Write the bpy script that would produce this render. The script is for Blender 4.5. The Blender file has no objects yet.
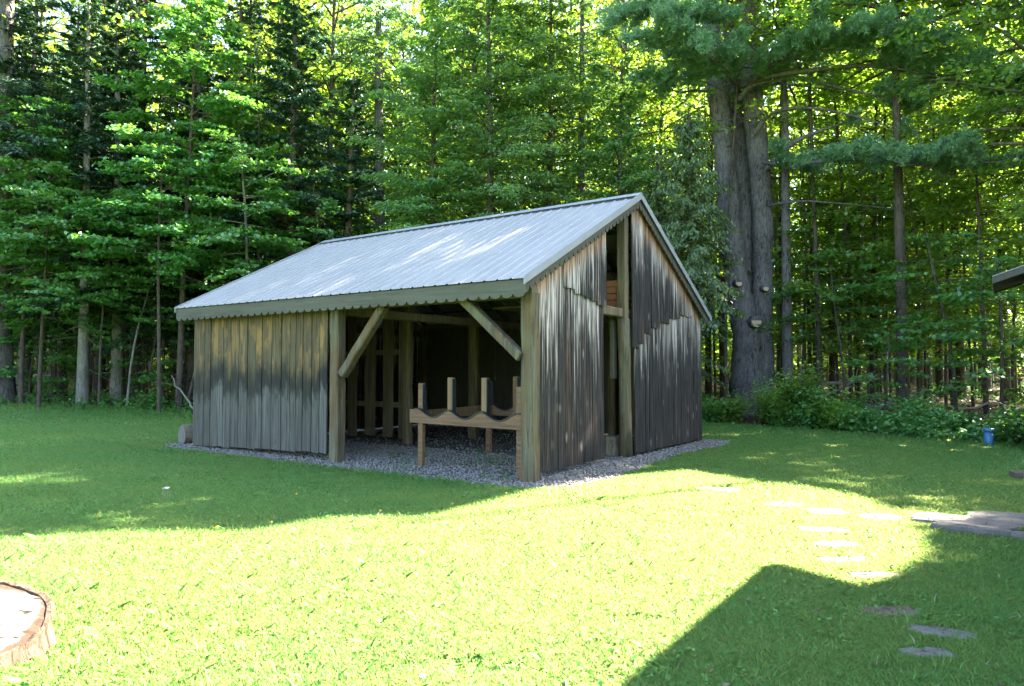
import bpy, math, random
import numpy as np
from mathutils import Vector
PI = math.pi
R = math.radians
rng = np.random.default_rng(7)
random.seed(7)
sc = bpy.context.scene
COL = sc.collection

# ------------------------------------------------------------------ camera, sky, sun, exposure
cam_d = bpy.data.cameras.new('camera')
cam = bpy.data.objects.new('camera', cam_d)
COL.objects.link(cam)
cam.location = (0, 0, 1.6)
cam.rotation_euler = (PI / 2 + 0.0388, 0, 0)
cam_d.sensor_width = 36.0
cam_d.lens = 711.1 / 1024 * 36.0
cam_d.clip_start = 0.05
cam_d.clip_end = 3000
sc.camera = cam

SUN_EL = R(41.0)
SH = np.array([0.87, 0.493])                      # horizontal direction to the sun
SH = SH / np.linalg.norm(SH)
SUN = np.array([SH[0] * math.cos(SUN_EL), SH[1] * math.cos(SUN_EL), math.sin(SUN_EL)])

world = bpy.data.worlds.new('World')
sc.world = world
world.use_nodes = True
wn = world.node_tree
for n in list(wn.nodes):
    wn.nodes.remove(n)
w_out = wn.nodes.new('ShaderNodeOutputWorld')
w_bg = wn.nodes.new('ShaderNodeBackground')
w_sky = wn.nodes.new('ShaderNodeTexSky')
w_sky.sky_type = 'NISHITA'
w_sky.sun_disc = False
w_sky.sun_elevation = SUN_EL
w_sky.sun_rotation = math.atan2(SH[0], SH[1])
w_sky.air_density = 1.0
w_sky.dust_density = 1.6
w_sky.ozone_density = 1.0
w_bg.inputs['Strength'].default_value = 0.066
wn.links.new(w_sky.outputs[0], w_bg.inputs[0])
wn.links.new(w_bg.outputs[0], w_out.inputs[0])

sun_d = bpy.data.lights.new('sun', 'SUN')
sun_d.energy = 5.0
sun_d.angle = R(0.53)
sun_d.color = (1.0, 0.91, 0.74)
sun = bpy.data.objects.new('sun', sun_d)
COL.objects.link(sun)
sun.rotation_euler = Vector(SUN).to_track_quat('Z', 'Y').to_euler()
sun.location = (30, 20, 40)

sc.view_settings.view_transform = 'Standard'
sc.view_settings.look = 'None'
sc.view_settings.exposure = 4.3
sc.view_settings.gamma = 1.0
sc.view_settings.use_curve_mapping = False
cy = sc.cycles
cy.max_bounces = 7
cy.diffuse_bounces = 4
cy.glossy_bounces = 2
cy.transmission_bounces = 4
cy.transparent_max_bounces = 4
cy.use_denoising = True
cy.sample_clamp_indirect = 6.0
cy.caustics_reflective = False
cy.caustics_refractive = False

# ------------------------------------------------------------------ material helpers
class NT:
    def __init__(self, name):
        self.m = bpy.data.materials.new(name)
        self.m.use_nodes = True
        self.t = self.m.node_tree
        for n in list(self.t.nodes):
            self.t.nodes.remove(n)
        self.out = self.n('ShaderNodeOutputMaterial')
    def n(self, kind, **kw):
        nd = self.t.nodes.new(kind)
        for k, v in kw.items():
            setattr(nd, k, v)
        return nd
    def l(self, a, b):
        self.t.links.new(a, b)
    def setin(self, node, key, v):
        if hasattr(v, 'links') or isinstance(v, bpy.types.NodeSocket):
            self.l(v, node.inputs[key])
        else:
            if isinstance(v, tuple) and len(v) == 3 and node.inputs[key].type == 'RGBA':
                v = v + (1,)
            node.inputs[key].default_value = v
    def coord(self):
        return self.n('ShaderNodeTexCoord').outputs['Object']
    def pos(self):
        return self.n('ShaderNodeNewGeometry').outputs['Position']
    def island(self):
        return self.n('ShaderNodeNewGeometry').outputs['Random Per Island']
    def map(self, v, scale=(1, 1, 1), loc=(0, 0, 0)):
        mp = self.n('ShaderNodeMapping')
        self.setin(mp, 'Vector', v)
        self.setin(mp, 'Scale', scale)
        self.setin(mp, 'Location', loc)
        return mp.outputs[0]
    def noise(self, v, scale, detail=4, rough=0.55, dist=0.0):
        nz = self.n('ShaderNodeTexNoise')
        self.setin(nz, 'Vector', v)
        self.setin(nz, 'Scale', scale)
        self.setin(nz, 'Detail', detail)
        self.setin(nz, 'Roughness', rough)
        self.setin(nz, 'Distortion', dist)
        return nz.outputs[0]
    def ramp(self, v, stops, interp='LINEAR'):
        r = self.n('ShaderNodeValToRGB')
        r.color_ramp.interpolation = interp
        e = r.color_ramp.elements
        while len(e) < len(stops):
            e.new(0.5)
        for i, (p, c) in enumerate(stops):
            e[i].position = p
            if not isinstance(c, tuple):
                c = (c, c, c)
            e[i].color = tuple(c[:3]) + (1,)
        self.setin(r, 'Fac', v)
        return r.outputs[0]
    def mix(self, f, a, b, mode='MIX'):
        m = self.n('ShaderNodeMix', data_type='RGBA', blend_type=mode)
        self.setin(m, 0, f)
        for k, v in ((6, a), (7, b)):
            self.setin(m, k, v)
        return m.outputs[2]
    def math(self, op, a, b=0.0, c=None, clamp=False):
        m = self.n('ShaderNodeMath', operation=op, use_clamp=clamp)
        self.setin(m, 0, a)
        self.setin(m, 1, b)
        if c is not None:
            self.setin(m, 2, c)
        return m.outputs[0]
    def xyz(self, v):
        s = self.n('ShaderNodeSeparateXYZ')
        self.setin(s, 0, v)
        return s.outputs
    def bump(self, h, strength=0.3, dist=0.02):
        b = self.n('ShaderNodeBump')
        self.setin(b, 'Height', h)
        self.setin(b, 'Strength', strength)
        self.setin(b, 'Distance', dist)
        return b.outputs[0]
    def bsdf(self, color, rough=0.8, metal=0.0, spec=0.3, normal=None):
        b = self.n('ShaderNodeBsdfPrincipled')
        self.setin(b, 'Base Color', color)
        self.setin(b, 'Roughness', rough)
        self.setin(b, 'Metallic', metal)
        self.setin(b, 'Specular IOR Level', spec)
        if normal is not None:
            self.l(normal, b.inputs['Normal'])
        self.l(b.outputs[0], self.out.inputs[0])
        return self.m


def leaf_mat(name, dark, light, trans, tmix=0.45, gloss=0.06, rough=0.45, patch=0.0, patchcol=None):
    """Foliage: diffuse + translucent, colour varies from leaf to leaf."""
    m = NT(name)
    isl = m.island()
    c = m.mix(isl, dark, light)
    oi = m.n('ShaderNodeObjectInfo').outputs['Random']
    hs = m.n('ShaderNodeHueSaturation')
    m.setin(hs, 'Hue', m.math('MULTIPLY_ADD', oi, 0.03, 0.485))
    m.setin(hs, 'Value', m.math('MULTIPLY_ADD', oi, 0.35, 0.82))
    m.setin(hs, 'Color', c)
    c = hs.outputs[0]
    if patchcol:
        nz = m.noise(m.pos(), patch, 3)
        f = m.ramp(nz, [(0.45, 0.0), (0.68, 1.0)])
        c = m.mix(f, c, patchcol)
    d = m.n('ShaderNodeBsdfDiffuse')
    m.setin(d, 'Color', c)
    t = m.n('ShaderNodeBsdfTranslucent')
    m.setin(t, 'Color', m.mix(isl, tuple(x * 0.7 for x in trans), trans))
    ms = m.n('ShaderNodeMixShader')
    m.setin(ms, 0, tmix)
    m.l(d.outputs[0], ms.inputs[1])
    m.l(t.outputs[0], ms.inputs[2])
    g = m.n('ShaderNodeBsdfGlossy')
    m.setin(g, 'Color', (0.8, 0.85, 0.9))
    m.setin(g, 'Roughness', rough)
    ms2 = m.n('ShaderNodeMixShader')
    m.setin(ms2, 0, gloss)
    m.l(ms.outputs[0], ms2.inputs[1])
    m.l(g.outputs[0], ms2.inputs[2])
    m.l(ms2.outputs[0], m.out.inputs[0])
    return m.m


def bark_mat(name, dark, light, moss=None, scale=1.0):
    m = NT(name)
    p = m.coord()
    st = m.map(p, (10 * scale, 10 * scale, 2.6 * scale))
    n1 = m.noise(st, 1.6, 7, 0.72, 0.9)
    n2 = m.noise(p, 1.3, 3)
    c = m.ramp(n1, [(0.38, dark), (0.48, tuple((a + b) / 2 for a, b in zip(dark, light))), (0.60, light)])
    c = m.mix(m.ramp(n2, [(0.4, 0.0), (0.7, 0.5)]), c, tuple(x * 1.25 for x in light))
    if moss:
        n3 = m.noise(p, 2.7, 4)
        c = m.mix(m.ramp(n3, [(0.52, 0.0), (0.68, 0.7)]), c, moss)
    return m.bsdf(c, 0.95, 0, 0.1, m.bump(n1, 0.9, 0.05))


def wood_mat(name, kind):
    """Weathered boards and timbers; grain runs along local Z unless kind says otherwise."""
    m = NT(name)
    p = m.coord()
    isl = m.island()
    cmb = m.n('ShaderNodeCombineXYZ')
    m.setin(cmb, 0, m.math('MULTIPLY', isl, 37.0))
    m.setin(cmb, 1, m.math('MULTIPLY', isl, 61.0))
    m.setin(cmb, 2, m.math('MULTIPLY', isl, 23.0))
    va = m.n('ShaderNodeVectorMath', operation='ADD')
    m.l(p, va.inputs[0])
    m.l(cmb.outputs[0], va.inputs[1])
    q = va.outputs[0]
    axis = 'z'
    if kind in ('fascia', 'rackbeam', 'beam'):
        axis = 'x'
    sc1 = {'z': (26, 26, 1.1), 'x': (1.1, 26, 26)}[axis]
    sc2 = {'z': (60, 60, 2.2), 'x': (2.2, 60, 60)}[axis]
    sc3 = {'z': (5, 5, 0.8), 'x': (0.8, 5, 5)}[axis]
    g1 = m.noise(m.map(q, sc1), 1.0, 5, 0.65, 0.5)
    g2 = m.noise(m.map(q, sc2), 1.0, 3, 0.6)
    g3 = m.noise(m.map(q, sc3), 1.0, 4, 0.6)
    X, Y, Z = m.xyz(p)[0], m.xyz(p)[1], m.xyz(p)[2]
    # knots
    vor = m.n('ShaderNodeTexVoronoi')
    m.setin(vor, 'Vector', m.map(q, (7, 7, 2.2) if axis == 'z' else (2.2, 7, 7)))
    m.setin(vor, 'Scale', 0.8)
    knot = m.ramp(vor.outputs['Distance'], [(0.05, 1.0), (0.13, 0.0)])
    if kind == 'front':
        # bottom grey, dark damp band, honey coloured boards above
        blot = m.noise(m.map(q, (5, 5, 1.5)), 1.0, 5, 0.7)
        h = m.math('ADD', Z, m.math('MULTIPLY_ADD', isl, 0.30, -0.15))
        h = m.math('ADD', h, m.math('MULTIPLY_ADD', blot, 1.3, -0.65))
        gr = m.ramp(g1, [(0.33, 0.0), (0.66, 1.0)])
        grey = m.mix(gr, (0.0363, 0.033, 0.02772), (0.132, 0.1221, 0.1023))
        honey = m.mix(gr, (0.0396, 0.02772, 0.01254), (0.1551, 0.1089, 0.05148))
        honey = m.mix(m.ramp(m.noise(m.map(q, (4, 4, 1.3)), 1.0, 4, 0.6), [(0.53, 0.0), (0.60, 0.85)]), honey, (0.2376, 0.1353, 0.04092))
        hn = m.math('MULTIPLY', h, 0.4)
        c = m.mix(m.ramp(hn, [(0.52, 0.0), (0.60, 1.0)]), grey, honey)
        band = m.ramp(hn, [(0.43, 0.0), (0.51, 0.97), (0.59, 0.95), (0.74, 0.0)])
        c = m.mix(band, c, m.mix(gr, (0.005, 0.0045, 0.0035), (0.02, 0.018, 0.013)))
        c = m.mix(m.ramp(isl, [(0.0, 0.0), (1.0, 0.45)]), c, (0.033, 0.02838, 0.01848))
        c = m.mix(m.ramp(m.noise(m.map(q, (22, 22, 0.8)), 1.0, 4, 0.7), [(0.56, 0.0), (0.70, 0.6)]), c, (0.0231, 0.0198, 0.01452))
    elif kind in ('gable', 'skirt'):
        # silvery where rain washes it, black with mildew in long streaks, orange under the roof edge
        slope_d = m.math('SUBTRACT', m.math('MULTIPLY_ADD', m.math('ABSOLUTE', m.math('SUBTRACT', Y, 3.62)), -0.53, 4.76), Z)
        s1 = m.noise(m.map(q, (30, 30, 0.55)), 1.0, 5, 0.7, 0.2)
        s2 = m.noise(m.map(q, (11, 11, 0.35)), 1.0, 5, 0.7, 0.3)
        gr = m.ramp(g1, [(0.40, 0.0), (0.58, 1.0)])
        blackw = m.mix(gr, (0.00444, 0.00444, 0.00444), (0.0296, 0.02664, 0.02516))
        silver = m.mix(gr, (0.055, 0.045, 0.036), (0.44, 0.385, 0.335))
        if kind == 'gable':
            lvl = m.math('MULTIPLY_ADD', Z, 0.36, -0.74)
        else:
            lvl = m.math('MULTIPLY_ADD', slope_d, -0.50, 0.36)
        w = m.math('ADD', m.math('ADD', lvl, m.math('MULTIPLY_ADD', s2, 1.9, -0.95)), m.math('MULTIPLY_ADD', s1, 1.7, -0.85))
        w = m.math('ADD', w, m.math('MULTIPLY_ADD', isl, 0.34, -0.17))
        c = m.mix(m.ramp(w, [(0.0, 0.0), (0.10, 0.3), (0.28, 1.0)]), blackw, silver)
        c = m.mix(m.ramp(m.noise(m.map(q, (16, 16, 0.7)), 1.0, 4, 0.65), [(0.54, 0.0), (0.66, 0.6)]), c, m.mix(gr, (0.025, 0.014, 0.008), (0.15, 0.085, 0.045)))
        spl = m.n('ShaderNodeTexVoronoi')
        m.setin(spl, 'Vector', m.map(q, (5, 5, 2.6)))
        m.setin(spl, 'Scale', 0.8)
        c = m.mix(m.math('MULTIPLY', m.ramp(spl.outputs['Distance'], [(0.05, 1.0), (0.22, 0.0)]), m.ramp(s1, [(0.45, 0.0), (0.6, 0.9)])), c, (0.296, 0.2664, 0.2368))
        dd = m.math('ADD', slope_d, m.math('MULTIPLY_ADD', s2, 0.7, -0.35))
        c = m.mix(m.ramp(dd, [(0.08, 0.95), (0.42, 0.0)]), c, m.mix(gr, (0.1184, 0.0481, 0.01628), (0.3256, 0.1628, 0.0666)))
    elif kind == 'post':
        c = m.mix(m.ramp(g1, [(0.3, 0.0), (0.7, 1.0)]), (0.0315, 0.0252, 0.0154), (0.1575, 0.1295, 0.0784))
        c = m.mix(m.ramp(g3, [(0.48, 0.0), (0.6, 0.85)]), c, (0.105, 0.0595, 0.0245))
        c = m.mix(m.ramp(m.noise(m.map(p, (9, 9, 1.2)), 1.0, 4), [(0.55, 0.0), (0.66, 0.8)]), c, (0.035, 0.0294, 0.021))
        c = m.mix(m.ramp(m.noise(p, 1.7, 4), [(0.5, 0.0), (0.7, 0.55)]), c, (0.105, 0.112, 0.0525))
    elif kind == 'fascia':
        c = m.mix(g1, (0.0333, 0.03108, 0.0222), (0.1221, 0.1125, 0.08288))
        c = m.mix(m.ramp(g3, [(0.45, 0.0), (0.65, 0.7)]), c, (0.0444, 0.03848, 0.02664))
    elif kind == 'inner':
        c = m.mix(m.ramp(g1, [(0.3, 0.0), (0.7, 1.0)]), (0.055, 0.042, 0.022), (0.19, 0.145, 0.075))
        c = m.mix(m.ramp(g3, [(0.45, 0.0), (0.7, 0.6)]), c, (0.06, 0.05, 0.03))
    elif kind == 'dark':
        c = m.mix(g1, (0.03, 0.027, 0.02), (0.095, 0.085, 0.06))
    elif kind == 'beam':
        c = m.mix(g1, (0.055, 0.045, 0.026), (0.16, 0.135, 0.08))
    elif kind == 'rackbeam':
        c = m.mix(m.ramp(g1, [(0.3, 0.0), (0.7, 1.0)]), (0.085, 0.0442, 0.0221), (0.1955, 0.1105, 0.0595))
        c = m.mix(m.ramp(g3, [(0.5, 0.0), (0.7, 0.4)]), c, (0.102, 0.068, 0.0425))
    elif kind == 'rackpost':
        c = m.mix(m.ramp(g1, [(0.3, 0.0), (0.7, 1.0)]), (0.102, 0.0578, 0.0289), (0.2295, 0.1445, 0.07225))
    elif kind == 'siding':
        c = m.mix(g1, (0.11, 0.075, 0.045), (0.24, 0.17, 0.10))
    elif kind == 'bleached':
        rr_ = m.math('SQRT', m.math('ADD', m.math('MULTIPLY', X, X), m.math('MULTIPLY', Y, Y)))
        ww = m.noise(p, 6, 4, 0.6)
        c = m.mix(m.noise(p, 9, 5, 0.7), (0.10, 0.088, 0.074), (0.24, 0.22, 0.195))
        ring_ = m.n('ShaderNodeMath', operation='SINE')
        m.setin(ring_, 0, m.math('MULTIPLY_ADD', rr_, 190.0, m.math('MULTIPLY', ww, 14.0)))
        c = m.mix(m.ramp(ring_.outputs[0], [(0.55, 0.0), (1.0, 0.55)]), c, (0.045, 0.034, 0.026))
        c = m.mix(m.ramp(m.noise(m.map(p, (6, 24, 6)), 1.0, 4, 0.6), [(0.565, 0.0), (0.60, 1.0)]), c, (0.010, 0.006, 0.004))
        c = m.mix(m.ramp(m.math('ADD', rr_, m.math('MULTIPLY_ADD', ww, 0.16, -0.08)), [(0.315, 0.0), (0.35, 0.95)]), c, m.mix(g1, (0.018, 0.008, 0.003), (0.05, 0.026, 0.012)))
    elif kind == 'cut':
        c = m.mix(g1, (0.34, 0.24, 0.13), (0.5, 0.38, 0.24))
    if kind in ('front', 'gable', 'skirt', 'post', 'inner', 'rackbeam', 'rackpost', 'fascia'):
        c = m.mix(m.math('MULTIPLY', knot, 0.7), c, (0.035, 0.025, 0.018))
    hgt = m.math('ADD', m.math('MULTIPLY', g1, 0.7), m.math('MULTIPLY', g2, 0.4))
    return m.bsdf(c, 0.82, 0, 0.25, m.bump(hgt, 0.5, 0.008))


def metal_roof_mat():
    m = NT('painted_roof_metal')
    p = m.coord()
    n1 = m.noise(m.map(p, (1.2, 1.2, 1.2)), 1.0, 5, 0.6)
    n2 = m.noise(m.map(p, (14, 1.2, 1.2)), 1.0, 4, 0.6)
    c = m.mix(n1, (0.185, 0.182, 0.175), (0.25, 0.246, 0.238))
    c = m.mix(m.ramp(n2, [(0.46, 0.0), (0.72, 0.5)]), c, (0.13, 0.132, 0.135))
    n3 = m.noise(m.map(p, (3, 3, 3)), 1.0, 6, 0.7)
    c = m.mix(m.ramp(n3, [(0.58, 0.0), (0.70, 0.45)]), c, (0.13, 0.125, 0.10))
    r = m.math('MULTIPLY_ADD', n1, 0.2, 0.38)
    return m.bsdf(c, r, 0.0, 0.3)


def ground_mat():
    m = NT('lawn_soil_and_forest_floor')
    p = m.pos()
    a = m.n('ShaderNodeAttribute', attribute_name='forest')
    f = a.outputs['Fac']
    n1 = m.noise(p, 0.7, 5)
    n2 = m.noise(p, 9.0, 5, 0.7)
    n3 = m.noise(p, 38.0, 4, 0.7)
    grass = m.mix(n2, (0.04, 0.09, 0.018), (0.12, 0.19, 0.045))
    grass = m.mix(m.ramp(n1, [(0.52, 0.0), (0.72, 0.6)]), grass, (0.14, 0.11, 0.055))
    litter = m.mix(n2, (0.016, 0.011, 0.007), (0.065, 0.042, 0.025))
    litter = m.mix(m.ramp(n3, [(0.55, 0.0), (0.72, 0.7)]), litter, (0.10, 0.062, 0.035))
    ff = m.ramp(m.math('ADD', f, m.math('MULTIPLY_ADD', n1, 0.8, -0.4)), [(0.4, 0.0), (0.6, 1.0)])
    c = m.mix(ff, grass, litter)
    return m.bsdf(c, 0.95, 0, 0.1, m.bump(m.math('ADD', n2, n3), 0.6, 0.03))


def stone_mat(name, a, b, sc_=6.0, speck=None):
    m = NT(name)
    p = m.coord()
    n1 = m.noise(p, sc_, 6, 0.65)
    n2 = m.noise(p, sc_ * 7, 4, 0.7)
    c = m.mix(n1, a, b)
    c = m.mix(m.ramp(n2, [(0.5, 0.0), (0.7, 0.5)]), c, tuple(x * 0.5 for x in a))
    if speck:
        c = m.mix(m.ramp(m.island(), [(0.0, 0.0), (1.0, 0.8)]), c, speck)
    return m.bsdf(c, 0.85, 0, 0.3, m.bump(m.math('ADD', n1, n2), 0.5, 0.02))


def plain(name, c, rough=0.6, metal=0.0, var=0.3, sc_=8.0):
    m = NT(name)
    n1 = m.noise(m.coord(), sc_, 4)
    col = m.mix(n1, tuple(x * (1 - var) for x in c), tuple(min(1, x * (1 + var)) for x in c))
    return m.bsdf(col, rough, metal, 0.4, m.bump(n1, 0.15, 0.01))


M = {}
M['ground'] = ground_mat()
for k in ('front', 'gable', 'skirt', 'post', 'fascia', 'inner', 'dark', 'beam', 'rackbeam', 'rackpost', 'siding', 'cut'):
    M[k] = wood_mat('weathered_wood_' + k, k)
M['roof'] = metal_roof_mat()
M['flash'] = plain('roof_flashing', (0.20, 0.21, 0.225), 0.45, 0.1, 0.15, 3)
M['darkroof'] = plain('dark_shingle', (0.05, 0.048, 0.045), 0.9, 0, 0.4, 20)
M['gravel'] = stone_mat('grey_gravel', (0.075, 0.068, 0.058), (0.20, 0.185, 0.16), 9, (0.27, 0.25, 0.22))
M['gravel_bed'] = stone_mat('gravel_bed', (0.05, 0.045, 0.038), (0.13, 0.12, 0.102), 14)
M['stone'] = stone_mat('flagstone', (0.0744, 0.0651, 0.0589), (0.155, 0.1395, 0.124), 5)
M['stone2'] = stone_mat('brownish_flagstone', (0.0682, 0.0465, 0.031), (0.1364, 0.1023, 0.0744), 4)
M['rubber'] = plain('black_rubber', (0.012, 0.012, 0.013), 0.55)
M['wellblue'] = plain('blue_painted_metal', (0.04, 0.14, 0.27), 0.5, 0.1, 0.2, 6)
M['bark_pine'] = bark_mat('bark_pine', (0.025, 0.022, 0.021), (0.15, 0.136, 0.127))
M['bark_grey'] = bark_mat('bark_grey', (0.075, 0.068, 0.058), (0.21, 0.195, 0.165), (0.10, 0.115, 0.06))
M['bark_dark'] = bark_mat('bark_dark', (0.028, 0.022, 0.018), (0.10, 0.08, 0.06))
M['bark_log'] = bark_mat('bark_log', (0.07, 0.055, 0.04), (0.22, 0.18, 0.13))
M['bark_stump'] = bark_mat('bark_stump', (0.02, 0.013, 0.009), (0.12, 0.085, 0.062))
M['bark_pale'] = bark_mat('bark_pale', (0.30, 0.25, 0.20), (0.62, 0.56, 0.48))
M['deadwood'] = bark_mat('dead_branch', (0.10, 0.085, 0.07), (0.28, 0.25, 0.22))
M['maple'] = leaf_mat('maple_leaves', (0.065, 0.165, 0.02), (0.135, 0.27, 0.034), (0.30, 0.50, 0.035), 0.48)
M['maple_deep'] = leaf_mat('maple_leaves_deep', (0.038, 0.135, 0.022), (0.095, 0.23, 0.036), (0.17, 0.38, 0.035), 0.40)
M['beech'] = leaf_mat('yellow_green_leaves', (0.08, 0.18, 0.022), (0.15, 0.27, 0.035), (0.38, 0.55, 0.035), 0.52)
M['spruce'] = leaf_mat('spruce_needles', (0.014, 0.042, 0.018), (0.035, 0.085, 0.032), (0.03, 0.08, 0.02), 0.15)
M['hemlock'] = leaf_mat('hemlock_needles', (0.06, 0.15, 0.034), (0.13, 0.25, 0.062), (0.24, 0.42, 0.05), 0.43)
M['cedar'] = leaf_mat('cedar_sprays', (0.05, 0.11, 0.025), (0.14, 0.22, 0.055), (0.15, 0.24, 0.035), 0.28)
M['pine'] = leaf_mat('white_pine_needles', (0.075, 0.175, 0.07), (0.155, 0.28, 0.118), (0.22, 0.38, 0.11), 0.4)
M['fern'] = leaf_mat('undergrowth_leaves', (0.06, 0.19, 0.035), (0.13, 0.30, 0.055), (0.13, 0.33, 0.035), 0.4)
M['grass'] = leaf_mat('grass_blades', (0.042, 0.165, 0.023), (0.12, 0.29, 0.068), (0.33, 0.40, 0.13), 0.47, 0.012, 0.5, 0.55, (0.13, 0.25, 0.045))
M['straw'] = leaf_mat('dry_grass', (0.20, 0.19, 0.08), (0.32, 0.30, 0.14), (0.3, 0.27, 0.1), 0.3)
M['clover'] = leaf_mat('clover_leaves', (0.04, 0.14, 0.022), (0.085, 0.22, 0.04), (0.12, 0.3, 0.03), 0.3, 0.02, 0.5)
M['litter'] = leaf_mat('fallen_leaves', (0.05, 0.028, 0.014), (0.20, 0.12, 0.06), (0.12, 0.07, 0.03), 0.2)
M['yellow'] = leaf_mat('yellow_petals', (0.75, 0.55, 0.02), (0.85, 0.68, 0.04), (0.7, 0.5, 0.02), 0.2)
M['white'] = leaf_mat('white_petals', (0.7, 0.7, 0.68), (0.85, 0.85, 0.82), (0.6, 0.6, 0.55), 0.2)
M['stalk'] = leaf_mat('dry_stalk', (0.22, 0.24, 0.10), (0.33, 0.32, 0.16), (0.2, 0.22, 0.06), 0.2)
M['glass'] = plain('window_glass', (0.03, 0.035, 0.04), 0.06, 0.0, 0.05, 1)
M['whitepaint'] = plain('white_paint', (0.72, 0.72, 0.70), 0.5, 0, 0.05, 5)
M['brick'] = plain('reddish_bark', (0.27, 0.10, 0.045), 0.9, 0, 0.5, 30)

# ------------------------------------------------------------------ object helpers
def setp(o, label=None, cat=None, group=None, kind=None):
    if label: o['label'] = label
    if cat: o['category'] = cat
    if group: o['group'] = group
    if kind: o['kind'] = kind
    return o

def empty(name, loc=(0, 0, 0), rz=0.0, label=None, cat=None, group=None):
    o = bpy.data.objects.new(name, None)
    o.empty_display_size = 0.3
    COL.objects.link(o)
    o.location = loc
    o.rotation_euler = (0, 0, rz)
    return setp(o, label, cat, group)

def link(name, me, mat=None, parent=None):
    if mat is not None and not me.materials:
        for k in (mat if isinstance(mat, (list, tuple)) else [mat]):
            me.materials.append(k)
    o = bpy.data.objects.new(name, me)
    COL.objects.link(o)
    if parent is not None:
        o.parent = parent
    return o

def copy_thing(root, loc, rz, scale=1.0, label=None, group=None):
    r = root.copy()
    COL.objects.link(r)
    r.location = loc
    r.rotation_euler = (0, 0, rz)
    r.scale = (scale,) * 3 if not isinstance(scale, tuple) else scale
    if label: r['label'] = label
    if group: r['group'] = group
    for ch in list(root.children):
        c = ch.copy()
        COL.objects.link(c)
        c.parent = r
        for g in list(ch.children):
            d = g.copy()
            COL.objects.link(d)
            d.parent = c
    return r

def mesh_np(name, V, F, smooth=False, mat_idx=None):
    """V (n,3), F (m,k) arrays of one polygon size."""
    V = np.asarray(V, np.float32)
    F = np.asarray(F, np.int32)
    me = bpy.data.meshes.new(name)
    k = F.shape[1]
    me.vertices.add(len(V))
    me.vertices.foreach_set('co', V.ravel())
    me.loops.add(F.size)
    me.loops.foreach_set('vertex_index', F.ravel())
    me.polygons.add(len(F))
    me.polygons.foreach_set('loop_start', np.arange(0, F.size, k, dtype=np.int32))
    if smooth:
        me.polygons.foreach_set('use_smooth', np.ones(len(F), bool))
    if mat_idx is not None:
        me.polygons.foreach_set('material_index', np.asarray(mat_idx, np.int32))
    me.update(calc_edges=True)
    return me

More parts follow.
